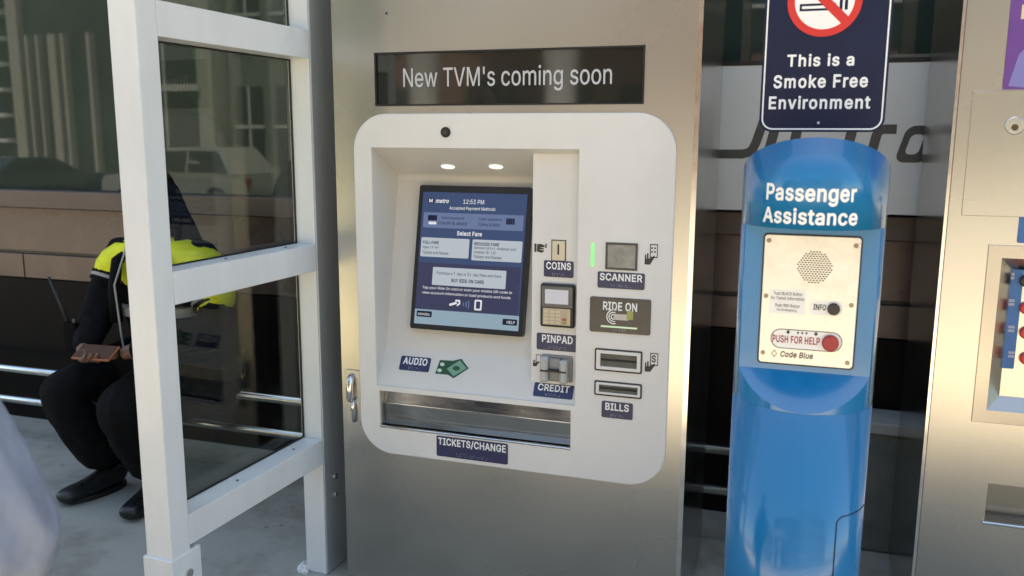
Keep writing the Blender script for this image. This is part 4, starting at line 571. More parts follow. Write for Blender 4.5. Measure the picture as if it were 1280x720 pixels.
# fare card reader panel
x0, x1, z0, z1 = rectY(737.5, 372.5, 813.5, 416.5, F0); w_, h_ = x1-x0, z1-z0
rp_ = obj('tap_panel', plate(rr(x0, x1, z0, z1, .006, 4), F0-.004, F0-.0002, cham=.001), mat('tap_panel_dark', (.035,.03,.03), .25, var=.2, vscale=20), km)
Yt = F0-.0046
obj('lettering', text('RIDE ON', x0+.22*w_, x0+.78*w_, z1-.36*h_, z1-.11*h_, on(Yt), .008), WHITE, rp_)
bm = NB(); ccx, ccz = x0+.40*w_, z0+.46*h_
for k in range(3):
    ro = .0085+.0065*k; arc = [R(70+i*220/20) for i in range(21)]
    sheet([(ccx+ro*math.cos(t), ccz+ro*math.sin(t)) for t in arc]+[(ccx+(ro-.003)*math.cos(t), ccz+(ro-.003)*math.sin(t)) for t in reversed(arc)], on(Yt), bm=bm)
obj('wave_icon', bm, WHITE, rp_)
obj('card_icon', sheet(rc(x0+.40*w_, x0+.64*w_, z0+.38*h_, z0+.55*h_), on(Yt-.0002)), mat('card_pale', (.55,.52,.45), .5), rp_)
obj('hand_patch', sheet([(x0+.62*w_, z0+.40*h_), (x0+.72*w_, z0+.42*h_), (x0+.72*w_, z0+.64*h_), (x0+.64*w_, z0+.68*h_), (x0+.61*w_, z0+.56*h_)], on(Yt-.0004)), mat('hand_olive', (.36,.36,.10), .5), rp_)
obj('light_bar', sheet(rc(x0+.19*w_, x0+.79*w_, z0+.15*h_, z0+.20*h_), on(Yt)), emat('tap_bar_glow', (.62,.85,.62), .9), rp_)
obj('braille', dots(NB(), x0+.38*w_, x0+.62*w_, z0+.05*h_, z0+.12*h_, on(Yt), 3), DOT, rp_)
# bill slots
for px, d_ in (((743.5,437,803,465), .011), ((743,477.5,802.5,496), .008)):
    x0, x1, z0, z1 = rectY(*px, F0)
    b_ = obj('bill_slot', plate(rr(x0, x1, z0, z1, .005, 4), F0-.003, F0-.0002, [rr(x0+.0045, x1-.0045, z0+.0045, z1-.0045, .003, 4)]), BLACK, km)
    i0, i1, k0, k1 = x0+d_+.006, x1-d_-.004, z0+d_+.003, z1-d_-.003
    obj('slot_surround', plate(rr(x0+.0048, x1-.0048, z0+.0048, z1-.0048, .003, 4), F0-.005, F0-.0006, [rc(i0, i1, k0, k1)], cham=.001), FASCIA, b_)
    obj('slot_mouth', B(i0-.0005, i1+.0005, F0-.0014, F0-.0005, k0-.0005, k1+.0005), mat('slot_dark', (.07,.075,.065), .4, var=.4, vscale=30), b_)
    obj('slot_lip', B(i0+.002, i1-.002, F0-.004, F0-.0015, (k0+k1)/2-.002, (k0+k1)/2+.0035), RUBBER, b_)
# sloping shelf stickers
shn = Vector((0, -(ZB0-RZ0), (YB0-F1))).normalized(); shv = Vector((0, YB0-F1, ZB0-RZ0)).normalized(); SH0 = Vector((0, F1, RZ0))
def shp(x, y):
    d = ray(x, y); t = (SH0-EYE).dot(shn)/d.dot(shn); p = EYE+d*t; return p.x, (p-SH0).dot(shv)
def G(u, v, o=.0006): return SH0+su*u+shv*v+shn*o
for s, px in (('AUDIO', (497,446,541,464)), ('CREDIT', (664,479.5,720,497.5))):
    a, b, c, e = shp(px[0]+3, (px[1]+px[3])/2), shp(px[2]-3, (px[1]+px[3])/2), shp((px[0]+px[2])/2, px[1]), shp((px[0]+px[2])/2, px[3])
    x0, x1, v0, v1 = a[0], b[0], max(.003, e[1]), c[1]; h_ = v1-v0; w_ = x1-x0
    pl = obj('label_plate', loft(NB(), [G(u, v, .0002) for u, v in rr(x0, x1, v0, v1, .005, 4)], [G(u, v, .0014) for u, v in rr(x0, x1, v0, v1, .005, 4)]), NAVY, km)
    obj('lettering', text(s, x0+.10*w_, x1-.10*w_, v0+.42*h_, v1-.08*h_, lambda u, v: G(u, v, .002), .006), WHITE, pl)
    obj('braille', dots(NB(), x0+.3*w_, x1-.3*w_, v0+.08*h_, v0+.28*h_, lambda u, v: G(u, v, .002), 5), DOT, pl)
ms = obj('money_sticker', sheet([shp(*p) for p in ((544,467),(550,450),(566,451),(577,448.5),(586,460.5),(567,473),(560,468.5))], lambda u, v: G(u, v, .0006)), mat('sticker_dark_green', (.012,.06,.025), .5), km)
obj('banknote', sheet([shp(*p) for p in ((558.5,461),(575,450.5),(583.5,460.5),(567,470.5))], lambda u, v: G(u, v, .0010)), mat('sticker_pale_green', (.16,.33,.22), .5), ms)
obj('banknote_seal', sheet([shp(570.5+4.5*math.cos(t*.3927), 460.5+3*math.sin(t*.3927)) for t in range(16)], lambda u, v: G(u, v, .0014)), mat('sticker_deep_green', (.015,.07,.03), .5), ms)
bm = NB()
for c in ((553,455.5),(549.5,463)): sheet([shp(c[0]+3*math.cos(t*.785), c[1]+2.4*math.sin(t*.785)) for t in range(8)], lambda u, v: G(u, v, .0012), bm=bm)
obj('coin_spot', bm, mat('sticker_white_green', (.5,.65,.5), .5), ms)
# ticket tray
tr = obj('tray_scoop', loft(NB(), [(TX0, y, z) for y, z in ((F1, TZ0), (2.47, TZ0-.01), (2.53, .60), (2.53, TZ1+.001), (2.54, TZ1+.004), (2.54, .58), (2.46, TZ0-.025), (F1, TZ0-.006))], [(TX1, y, z) for y, z in ((F1, TZ0), (2.47, TZ0-.01), (2.53, .60), (2.53, TZ1+.001), (2.54, TZ1+.004), (2.54, .58), (2.46, TZ0-.025), (F1, TZ0-.006))]), mat('tray_steel', (.40,.385,.36), .16, 1, rvar=.05, vscale=12), km)
for x in (TX0, TX1): obj('tray_cheek', B(x-.004, x+.004, F1+.001, 2.53, TZ0-.004, TZ1+.006), STEEL_SIDE, tr)
obj('tray_ceiling', B(TX0, TX1, F1+.001, 2.53, TZ1+.0005, TZ1+.006), STEEL_SIDE, tr)
FLAP = mat('flap_steel', (.50,.47,.43), .17, 1, rvar=.07, vscale=14, vstretch=(1,1,5))
fl = obj('tray_flap', profile(NB(), [(2.447, TZ1-.002), (2.453, TZ1-.002), (2.440, .652), (2.434, .652)], TX0+.005, TX1-.005), FLAP, tr)
obj('flap_leaf', profile(NB(), [(2.4345, .650), (2.441, .650), (2.452, TZ0-.002), (2.446, TZ0-.002)], TX0+.005, TX1-.005), FLAP, fl)
obj('flap_edge', tube(NB(), [(TX0+.005, 2.434, .651), (TX1-.005, 2.434, .651)], .0028, 10), BRIGHT, fl)
obj('tray_lip', tube(NB(), [(TX0, F0+.001, TZ0-.001), (TX1, F0+.001, TZ0-.001)], .0045, 12), BRIGHT, tr)

# ------------------------------------------------------------------ glazed aluminium partition beside the machine
gp = thing('glass_partition', 'white aluminium frame partition with grey glass panes beside the ticket machine', 'partition', (-1.487, 2.446, 0), -R(2.9))
# local frame: +Y runs along the frame towards the machine, +X is its face
def part(name, bm, m, **k): return obj(name, bm, m, gp, local=True, **k)
D = -.09; ZT = 2.55
part('front_post', B(-.085, 0, -.715, -.645, .02, ZT, bev=.003), ALU)
rp0 = part('rear_post', B(-.085, 0, 0, .16, .002, ZT, bev=.003), mat('shaded_white_aluminium', (.50,.53,.55), .38, .5, var=.06, vscale=6, vstretch=(1,1,.3), rvar=.06))  # grey carries the shade that the machine casts on this white post
part('rear_post_lit_face', B(-.083, -.004, -.0045, -.0004, .002, ZT), ALU)  # front face in the unshaded white of the same post
for z in (.336, .27): obj('bolt', plate(circ(.065, z, .010, 16), .004, .0003, f=lambda x, y, z: (y, x, z)), BRIGHT, rp0, local=True)
rails = ((.406,.492),(1.07,1.157),(1.742,1.829),(2.46,2.549))
for z0, z1 in rails:
    part('cross_rail', B(-.085, -.001, -.6436, -.0056, z0, z1, bev=.002), ALU)
for (a, b) in ((.492,1.07),(1.157,1.742),(1.829,2.46)):
    part('glass_pane', B(-.0835, -.078, -.644, -.0052, a+.0005, b-.0005), PANE)
    bm = NB()
    for z in (a+.0006, b-.0046): box(bm, -.0775, -.072, -.6443, -.0052, z, z+.004)
    for y in (-.6443, -.0095): box(bm, -.0775, -.072, y, y+.0042, a+.0047, b-.0047)
    part('gasket', bm, RUBBER)
for y, z in ((-.40, .4935), (-.12, .4935), (-.40, 1.1585), (-.12, 1.1585)): part('screw', plate(circ(-.035, y, .004, 10), z+.0012, z-.0006, f=lambda x, y, z: (x, z, y)), DARKGREY)
sl_ = part('post_sleeve', B(-.092, .006, -.723, -.612, 0, .395, bev=.003), ALU)
obj('bolt', plate(circ(-.665, .335, .013, 16), .012, .0062, f=lambda x, y, z: (y, x, z)), BRIGHT, sl_, local=True)
bm = NB()
rg = random.Random(4)
for i in range(26):
    bmesh.ops.create_icosphere(bm, subdivisions=1, radius=.006+.012*rg.random(), matrix=Matrix.Translation((-.085+rg.uniform(-.03,.01), rg.uniform(-.03,.05), .004)))
part('grout_spill', bm, mat('pale_grout', (.6,.6,.57), .9, var=.2, vscale=60))

# ------------------------------------------------------------------ blue help pillar
PX, PYc, PR = .0245, 2.0, .15
hp = thing('help_pillar', 'glossy blue passenger assistance pillar with a steel intercom plate', 'help point', (PX, PYc, 0))
YF = 1.935
def cyl_ring(n=72):
    return [(PX+PR*math.cos(2*math.pi*k/n), PYc+PR*math.sin(2*math.pi*k/n)) for k in range(n)]
def clip_cyl(zlo, zhi, n=96):
    """solid cylinder between two height functions of y"""
    bm = NB(); c = cyl_ring(n); a = [bm.verts.new((x, y, zlo(y))) for x, y in c]; b = [bm.verts.new((x, y, zhi(y))) for x, y in c]
    for k in range(n): bm.faces.new((a[k], a[(k+1)%n], b[(k+1)%n], b[k]))
    bm.faces.new(a[::-1]); bm.faces.new(b); return bm
def smooth_sides(o):
    for p in o.data.polygons: p.use_smooth = len(p.vertices) == 4
slope = .48
def chord_ring(n=60):
    """cylinder outline cut by the flat face at YF"""
    a0 = math.asin((YF-PYc)/PR); pts = []
    for i in range(n+1):
        a = a0 + (math.pi-2*a0)*i/n; pts.append((PX+PR*math.cos(a), PYc+PR*math.sin(a)))
    return pts
# lower column, the sloping shelf in front of the flat face, the flat face section
zl = .93
o = obj('column', clip_cyl(lambda y: .02, lambda y: zl), BLUE, hp); smooth_sides(o)
hw = math.sqrt(PR*PR-(YF-PYc)**2); aa = math.atan2(YF-PYc, hw)
arc = [(PX+PR*math.cos(math.pi-aa+(math.pi+2*aa)*i/48), PYc+PR*math.sin(math.pi-aa+(math.pi+2*aa)*i/48)) for i in range(49)]
o = obj('sloping_shelf', loft(NB(), [(x, y, zl+.0003) for x, y in arc], [(x, y, zl+.001+(y-(PYc-PR))*.82) for x, y in arc]), BLUE, hp)
# middle with the flat face
c = chord_ring(); bm = loft(NB(), [(x, y, zl+.0005) for x, y in c], [(x, y, 1.318) for x, y in c])
o = obj('face_section', bm, BLUE, hp)
for p in o.data.polygons: p.use_smooth = len(p.vertices) == 4 and abs(p.normal.y) < .98
bm = clip_cyl(lambda y: 1.3185, lambda y: 1.504-(y-(PYc-PR))*slope)
hdp = obj('head', bm, BLUE, hp); smooth_sides(hdp)
obj('base_ring', lathe(NB(), [(PR+.012, 0), (PR+.012, .018), (PR+.001, .022)], PX, PYc), DARKGREY, hp)
def oncyl(o=.0008):
    return lambda u, v: (PX+(PR+o)*math.sin((u-PX)/PR), PYc-(PR+o)*math.cos((u-PX)/PR), v)
def cylx(px, py):
    d = ray(px, py); ox, oy = EYE.x-PX, EYE.y-PYc; a_ = d.x**2+d.y**2; b_ = 2*(ox*d.x+oy*d.y); c_ = ox*ox+oy*oy-(PR+.0008)**2
    t = (-b_-math.sqrt(max(0, b_*b_-4*a_*c_)))/(2*a_); p = EYE+d*t
    return PX+PR*math.atan2(p.x-PX, PYc-p.y), p.z
for s, q0, q1, q2, q3 in (('Passenger', (958,243), (1071,244), (1015,230.5), (1015,258)), ('Assistance', (954,270), (1072,272), (1013,260.5), (1013,281.5))):
    obj('lettering', text(s, cylx(*q0)[0], cylx(*q1)[0], cylx(*q3)[1], cylx(*q2)[1], oncyl(), .012), WHITE, hdp)
# access door seam low on the pillar
a = cylx(1053, 646); b = cylx(1046, 654); c3 = cylx(1041, 719)
seam = [(a[0]+.09, a[1]+.002), (a[0], a[1]), (a[0]-.004, a[1]-.001), (b[0]+.001, b[1]+.004), (b[0], b[1]-.002), (b[0], .12), (b[0]+.09, .12)]
f_ = oncyl(.0006); bm = NB()
def dens(pts, n=10):
    out = []
    for p, q_ in zip(pts, pts[1:]): out += [(p[0]+(q_[0]-p[0])*i/n, p[1]+(q_[1]-p[1])*i/n) for i in range(n)]
    return out+[pts[-1]]
tube(bm, [f_(*p) for p in dens(seam)], .0014, 6); obj('door_seam', bm, mat('seam_dark_blue', (.004,.02,.06), .5), hp)
# face plate
FY = YF-.004
fp = (-.0695, .1225, 1.012, 1.302); fp = rectY(952, 295, 1071.5, 457, FY); fw_, fh_ = fp[1]-fp[0], fp[3]-fp[2]
def fq(a, b, c, d): return (fp[0]+a*fw_, fp[0]+b*fw_, fp[3]-d*fh_, fp[3]-c*fh_)
pl = obj('face_plate', plate(rr(*fp, .007, 5), FY, YF-.0003, cham=.0008), FACEP, hp)
obj('plate_gasket', plate(rr(fp[0]-.003, fp[1]+.003, fp[2]-.003, fp[3]+.003, .009, 5), YF-.002, YF-.0004), RUBBER, pl)
bm = NB(); gx, gz, gr = fp[0]+.54*fw_, fp[3]-.235*fh_, .0345
for j in range(-7, 8):
    for i in range(-7, 8):
        u = i*.0062+(.0031 if j % 2 else 0); v = j*.0047
        if u*u+v*v < gr*gr: sheet(circ(gx+u, gz+v, .0023, 8, .0015), on(FY-.0004), bm=bm)
obj('speaker_grille', bm, BLACK, pl)
for a_, b_ in ((.045,.045),(.95,.06),(.045,.475),(.945,.51),(.045,.925),(.945,.955)):
    s_ = obj('screw', plate(circ(fp[0]+a_*fw_, fp[3]-b_*fh_, .0048, 14), FY-.002, FY-.0002, cham=.0008), mat('screw_dull', (.25,.21,.15), .4, .8), pl)
PRINTW = mat('white_print_patch', (.78,.77,.74), .45)
for i, (l1, l2) in enumerate((('Push BLACK Button', 'for Transit Information'), ('Push RED Button', 'for Emergency'))):
    y0 = .43+.093*i
    obj('notice', sheet(rr(*fq(.09,.47,y0-.01,y0+.082), .002, 3), on(FY-.0004)), PRINTW, pl)
    obj('lettering', text(l1, *fq(.13+.02*i,.43-.02*i,y0+.006,y0+.032), on(FY-.0008), .004), INK, pl); obj('lettering', text(l2, *fq(.10+.07*i,.455-.07*i,y0+.042,y0+.068), on(FY-.0008), .004), INK, pl)
obj('info_patch', sheet(rr(*fq(.52,.855,.487,.60), .012, 6), on(FY-.0004)), PRINTW, pl)
obj('lettering', text('INFO', *fq(.555,.685,.515,.562), on(FY-.0008), .008), INK, pl)
obj('help_patch', sheet(rr(*fq(.12,.88,.725,.88), .0215, 8), on(FY-.0004)), PRINTW, pl)
o1, o2 = fq(.12,.88,.725,.88), fq(.128,.872,.731,.874)
obj('help_outline', sheet(rr(*o1, .0215, 8), on(FY-.0007), [rr(*o2, .0205, 8)]), INK, pl)
obj('lettering', text('PUSH FOR HELP', *fq(.14,.645,.775,.835), on(FY-.0008), .006), REDTXT, pl)
bm = NB()
for u, r_ in ((.305,.0035),(.41,.0022),(.455,.0022),(.50,.0022),(.60,.0035)): sheet(circ(fp[0]+u*fw_, fp[3]-.748*fh_, r_, 12, r_*1.15), on(FY-.0009), bm=bm)
obj('indicator_lights', bm, INK, pl)
obj('info_button', plate(circ(fp[0]+.765*fw_, fp[3]-.545*fh_, .0128), FY-.009, FY-.0009, cham=.002), BLACK, pl)
obj('help_button', plate(circ(fp[0]+.755*fw_, fp[3]-.808*fh_, .0172), FY-.011, FY-.0009, cham=.0025), RED, pl)
obj('lettering', text('Code Blue', *fq(.235,.585,.90,.948), on(FY-.0006), .022, .15), INK, pl)
lg = fq(.13,.205,.895,.955)
lx, lz = (lg[0]+lg[1])/2, (lg[2]+lg[3])/2
obj('plate_emblem', sheet([(lx-.0065, lz), (lx, lz-.009), (lx+.0065, lz), (lx, lz+.009)], on(FY-.0006), [[(lx-.0045, lz), (lx, lz-.0062), (lx+.0045, lz), (lx, lz+.0062)]]), mat('emblem_brown', (.25,.18,.10), .5), pl)

# ------------------------------------------------------------------ smoke free sign hanging over the pillar
YS = 2.16
sx0, sx1, sz0 = PY(949, 150, YS).x, PY(1106, 150, YS).x, PY(1027, 165, YS).z
sg = thing('smoke_free_sign', 'navy smoke free sign with red no smoking symbol above the blue pillar', 'sign', ((sx0+sx1)/2, YS, sz0))
SHT = .42; cxs = (sx0+sx1)/2; sw_ = sx1-sx0
bdp = obj('sign_board', plate(rr(sx0, sx1, sz0, sz0+SHT, .03, 8), YS, YS+.004), NAVYSIGN, sg)
obj('border_line', sheet(rr(sx0+.005, sx1-.005, sz0+.005, sz0+SHT-.005, .026, 8), on(YS-.0005), [rr(sx0+.0085, sx1-.0085, sz0+.0085, sz0+SHT-.0085, .023, 8)]), WHITE, bdp)
for s, px in (('This is a', (984,67,1068,83)), ('Smoke Free', (967,93,1085,110)), ('Environment', (961,119.5,1088,136.5))):
    x0, x1, z0, z1 = rectY(*px, YS); obj('lettering', text(s, x0, x1, z0, z1, on(YS-.0008), .012, space=1.08), WHITE, bdp)
ro = (PY(1078, 0, YS).x-PY(984, 0, YS).x)/2; zc = PY(1031, 0, YS).z; xc = PY(1031, 0, YS).x
obj('symbol_disc', sheet(circ(xc, zc, ro*.95, 48), on(YS-.0006)), WHITE, bdp)
obj('prohibition_ring', sheet(circ(xc, zc, ro, 48), on(YS-.0014), [circ(xc, zc, ro*.80, 48)]), REDPAINT, bdp)
k_ = ro*.09; e_ = ro*.6
obj('prohibition_bar', sheet([(xc-e_-k_, zc+e_-k_), (xc-e_+k_, zc+e_+k_), (xc+e_+k_, zc-e_+k_), (xc+e_-k_, zc-e_-k_)], on(YS-.0012)), REDPAINT, bdp)
bm = NB(); zz = zc-.17*ro*0-.012
sheet(rc(xc-.66*ro, xc+.30*ro, zz-.011, zz+.005), on(YS-.0009), bm=bm)
for k in range(2): sheet(rc(xc+(.40+.14*k)*ro, xc+(.48+.14*k)*ro, zz-.011, zz+.012), on(YS-.0009), bm=bm)
obj('cigarette', bm, NAVYSIGN, bdp)
obj('cigarette_body', sheet(rc(xc-.60*ro, xc+.1*ro, zz-.006, zz+.000), on(YS-.0010)), WHITE, bdp)
obj('rivet', plate(circ(*[PY(1023, 153.5, YS).x, PY(1023, 153.5, YS).z], .0032, 12), YS-.0015, YS-.0002), GREYWHITE, bdp)
obj('bracket_arm', B(cxs-.03, cxs+.03, YS+.0125, YW_+.025, 2.5, 2.56, bev=.004), STEEL_SIDE, sg)
for x in (cxs-.015, cxs+.015): obj('hanger', B(x-.012, x+.012, YS+.0045, YS+.012, sz0+.2, 2.6), STEEL_SIDE, sg)

# ------------------------------------------------------------------ second ticket machine at the right
YR = 2.6; QX0, QX1, QB = .372, 1.28, 3.2
k2 = thing('ticket_machine', 'older steel ticket machine with purple poster and red buttons at right', 'ticket machine', ((QX0+QX1)/2, YR, 0))
pn = (.485, 1.0, .728, 1.223)
sl2 = (.543, .80, .437, .552)
obj('cabinet', plate(rc(QX0, QX1, .03, 2.12), YR, YR+.012, [rc(pn[0]+.03, pn[1]-.03, pn[2]+.03, pn[3]-.03), rc(*sl2)]), STEEL, k2)
obj('side_panel', B(QX0+.001, QX0+.013, YR+.013, QB, .03, 2.119), STEEL_SIDE, k2); obj('side_panel', B(QX1-.013, QX1-.001, YR+.013, QB, .03, 2.119), STEEL_SIDE, k2)
obj('corner_edge', B(QX0-.002, QX0+.006, YR-.002, YR+.0005, .03, 2.12), BRIGHT, k2)
obj('corner_seam', B(QX0+.0065, QX0+.0085, YR-.0008, YR+.0005, .03, 2.12), mat('seam_brown', (.12,.07,.05), .5), k2)
obj('back_panel', B(QX0+.014, QX1-.014, QB-.02, QB-.002, .03, 2.11), STEEL_SIDE, k2); obj('top_panel', B(QX0+.002, QX1-.002, YR+.014, QB-.003, 2.121, 2.132), STEEL_SIDE, k2)
obj('plinth', B(QX0+.03, QX1-.03, YR+.03, QB-.03, 0, .029), BLACK, k2)
dr = (.412, 1.22, 1.30, 1.628)
obj('upper_door', plate(rc(*dr), YR-.003, YR-.0003, cham=.001), STEEL, k2)
lx0, lx1, lz0, lz1 = rectY(1257.5, 146.5, 1279, 168, YR-.004)
lk = obj('lock', plate(circ((lx0+lx1)/2, (lz0+lz1)/2, .0235, 28), YR-.009, YR-.0032, cham=.002), BRIGHT, k2)
obj('keyhole', plate(circ((lx0+lx1)/2, (lz0+lz1)/2-.004, .0085, 16), YR-.0105, YR-.0092), mat('brass_core', (.10,.08,.05), .4, .8), lk)
PURPLE = mat('purple_poster', (.15,.05,.27), .5, var=.15, vscale=5); VIOLET = mat('violet_shape', (.22,.20,.48), .5)
px0 = PY(1258, 60, YR).x
po = obj('poster', plate(rc(px0, 1.1, 1.631, 2.05), YR-.0025, YR-.0003), PURPLE, k2)
obj('poster_shape', sheet([(px0+.012, 1.64), (px0+.05, 1.635), (px0+.3, 1.64), (px0+.3, 1.9), (px0+.10, 1.8), (px0+.03, 1.72)], on(YR-.003)), VIOLET, po)
obj('poster_lettering', sheet(rc(PY(1276, 20, YR).x, PY(1276, 20, YR).x+.012, PY(1276, 24, YR).z, PY(1276, 6, YR).z), on(YR-.003)), mat('poster_cream', (.7,.6,.35), .5), po)
bl = rectY(1273.5, 250, 1300, 304, YR); BLUE2 = mat('blue_label', (.03,.14,.36), .45, var=.1, vscale=20)
bl_ = obj('blue_label', plate(rr(bl[0], bl[0]+.2, bl[2], bl[3], .004, 3), YR-.0016, YR-.0003), BLUE2, k2)
pf = obj('button_panel_frame', plate(rc(*pn), YR-.004, YR-.0003, [rc(pn[0]+.034, pn[1]-.034, pn[2]+.036, pn[3]-.034)], cham=.001), mat('frame_steel', (.44,.41,.37), .3, 1, rvar=.05, vscale=3, detail=1), k2)
i0 = (pn[0]+.034, pn[1]-.034, pn[2]+.036, pn[3]-.034)
j0 = (i0[0]+.035, i0[1]-.035, i0[2]+.035, i0[3]-.035)
bm = NB(); A = [bm.verts.new((x, YR-.004, z)) for x, z in rc(*i0)]; Bq = [bm.verts.new((x, YR+.03, z)) for x, z in rc(*j0)]
for i in range(4): bm.faces.new((A[i], A[(i+1)%4], Bq[(i+1)%4], Bq[i]))
obj('panel_bevel', bm, mat('bevel_steel', (.42,.40,.36), .22, 1), pf)
pb = obj('button_panel', B(j0[0]-.001, j0[1]+.001, YR+.031, YR+.04, j0[2]-.001, j0[3]+.001), STEEL, k2)
Yb = YR+.03
def dq(x, y): p = PY(x, y, Yb); return p.x, p.z
t1 = rectY(1255, 321, 1274.5, 461, Yb)
obj('button_legend', plate(rr(t1[0], t1[1], t1[2], t1[3], .004, 3), Yb-.001, Yb+.0008), BLUE2, pb)
bm = NB()
for y in (345, 378, 411, 443):
    a = rectY(1260, y-4, 1268, y+4, Yb); text('=', *a, on(Yb-.0014), .02, bm=bm)
obj('legend_marks', bm, DOT, pb)
for y in (351, 385, 416, 448):
    a = dq(1281, y); obj('button', plate(circ(a[0]+.003, a[1], .0165, 24), Yb-.012, Yb+.0009, cham=.003), BLACK if y == 351 else REDPAINT, pb)
sm = obj('ticket_tray', B(sl2[0]+.001, sl2[1]-.001, YR+.05, YR+.06, sl2[2]-.01, sl2[3]+.01), mat('tray_dark_steel', (.30,.29,.26), .25, .9), k2)
obj('tray_lip', tube(NB(), [(sl2[0]-.006, YR-.004, sl2[2]), (sl2[1], YR-.004, sl2[2])], .006, 12), BRIGHT, sm)
obj('tray_floor', B(sl2[0]+.001, sl2[1]-.001, YR+.001, YR+.05, sl2[2]-.012, sl2[2]-.004), STEEL_SIDE, sm)

# ------------------------------------------------------------------ people
def skin_geo(verts, edges, root, sub=2):
    """verts: {name: ((x, y, z), radius or (rx, ry))}; returns a bmesh grown by Skin and Subdivision"""
    me = bpy.data.meshes.new('s'); bm = NB(); ly = bm.verts.layers.skin.new(); vv = {}
    for k, (p, r) in verts.items():
        v = bm.verts.new(p); v[ly].radius = (r, r) if not isinstance(r, tuple) else r; v[ly].use_root = (k == root); vv[k] = v
    for a, b in edges: bm.edges.new((vv[a], vv[b]))
    bm.to_mesh(me); bm.free()
    o = bpy.data.objects.new('s', me); C.objects.link(o)
    m1 = o.modifiers.new('k', 'SKIN'); m1.use_smooth_shade = True
    m2 = o.modifiers.new('d', 'SUBSURF'); m2.levels = sub; m2.render_levels = sub
    dg = bpy.context.evaluated_depsgraph_get(); e = bpy.data.meshes.new_from_object(o.evaluated_get(dg))
    b2 = NB(); b2.from_mesh(e); bpy.data.objects.remove(o); bpy.data.meshes.remove(me); bpy.data.meshes.remove(e)
    return b2
def merge(dst, src):
    me = bpy.data.meshes.new('m'); src.to_mesh(me); src.free(); dst.from_mesh(me); bpy.data.meshes.remove(me); return dst
def head_geo(c, yaw, tilt=0, s=1.0):
    """head with brow, nose, lips, chin and ears; faces -Y at yaw 0"""
    bm = NB(); bmesh.ops.create_uvsphere(bm, u_segments=32, v_segments=24, radius=1)
    for v in bm.verts:
        x, y, z = v.co
        f = max(0, -y)
        nx = x*.075*(1-.22*max(0, -z)); ny = y*.095; nz = z*.118
        g = lambda cx, cz, sx, sz: math.exp(-((x-cx)/sx)**2-((z-cz)/sz)**2)*(1 if y < 0 else 0)
        ny -= .020*g(0, -.12, .13, .22) + .010*g(0, -.28, .16, .09) + .008*g(0, -.50, .26, .07) + .010*g(0, -.82, .3, .16) + .006*g(.3, .22, .3, .08)+.006*g(-.3, .22, .3, .08)
        ny += .010*g(.36, .03, .17, .11) + .010*g(-.36, .03, .17, .11)
        v.co = (nx, ny, nz)
    for sx in (-1, 1):
        bmesh.ops.create_uvsphere(bm, u_segments=12, v_segments=8, radius=1, matrix=Matrix.Translation((sx*.077, .008, -.008)) @ Matrix.Diagonal((.010, .020, .033, 1)))
    M = Matrix.Translation(c) @ Matrix.Rotation(yaw, 4, 'Z') @ Matrix.Rotation(tilt, 4, 'X') @ Matrix.Scale(s, 4)
    bm.transform(M); return bm, M
def eyes(M, parent):
    for sx in (-1, 1):
        bm = NB(); bmesh.ops.create_uvsphere(bm, u_segments=14, v_segments=10, radius=.0115, matrix=M @ Matrix.Translation((sx*.029, -.078, .003)))
        e = obj('eye', bm, mat('eye_white', (.6,.58,.55), .3), parent, smooth=True)
        bm = NB(); bmesh.ops.create_uvsphere(bm, u_segments=12, v_segments=8, radius=.0058, matrix=M @ Matrix.Translation((sx*.029, -.0855, .003)))
        obj('iris', bm, mat('iris', (.02,.012,.008), .2), e, smooth=True)
    bm = NB()
    tube(bm, [M @ Vector(p) for p in ((-.024, -.0905, -.062), (-.010, -.0985, -.059), (0, -.0995, -.0605), (.010, -.0985, -.059), (.024, -.0905, -.062))], [.003, .0052, .0055, .0052, .003], 8)
    obj('lips', bm, mat('lip', (.12,.045,.04), .45), parent, smooth=True)
def hand_geo(wr, dr, palm_n, thumb_side, curl=.5, L=.18):
    """palm and five fingers from the wrist along dr; fingers curl towards palm_n"""
    wr, dr, n = Vector(wr), Vector(dr).normalized(), Vector(palm_n); n = (n-dr*n.dot(dr)).normalized(); s = dr.cross(n)*thumb_side
    V = {'w': (wr, (.024, .018)), 'p': (wr+dr*.045, (.032, .015)), 'k': (wr+dr*.085, (.038, .014))}
    b = skin_geo(V, [('w','p'),('p','k')], 'w', 2)
    for i, (ln, off) in enumerate(((.070,.030),(.078,.010),(.073,-.010),(.058,-.029))):
        p = wr+dr*.072+s*off; d = dr.copy(); vs = {'0': (p, .0092)}; ed = []
        for j in range(3):
            d = (d*math.cos(curl*(j+.6)*.6)+n*math.sin(curl*(j+.6)*.6)).normalized(); p = p+d*ln*(.46, .32, .25)[j]; vs[str(j+1)] = (p, .009-.0012*j); ed.append((str(j), str(j+1)))
        merge(b, skin_geo(vs, ed, '0', 1))
    p = wr+dr*.025+s*.022; d = (dr*.6+s*.8+n*.25).normalized(); vs = {'0': (p, .0125), '1': (p+d*.034, .0108)}
    d2 = (dr*.85+s*.35+n*.4).normalized(); vs['2'] = (p+d*.034+d2*.028, .0095); vs['3'] = (p+d*.034+d2*.05, .0075)
    merge(b, skin_geo(vs, [('0','1'),('1','2'),('2','3')], '0', 1)); return b
from mathutils import noise as _ns
def folds(bm, amp, fr, axis):
    """wrinkles pushed into a cloth mesh, longer along axis than across it"""
    ax = Vector(axis).normalized(); bm.normal_update()
    for v in bm.verts:
        q = v.co-ax*v.co.dot(ax)*.72
        h = _ns.noise(q*fr)+.5*_ns.noise(q*fr*2.3+Vector((3,1,7))); v.co += v.normal*(amp*(1-abs(h)*1.6))
    return bm
def limb_set(J, keys, rad, grow):
    return {k: (J[k], (rad[k][0]+grow, rad[k][1]+grow) if isinstance(rad[k], tuple) else rad[k]+grow) for k in keys}

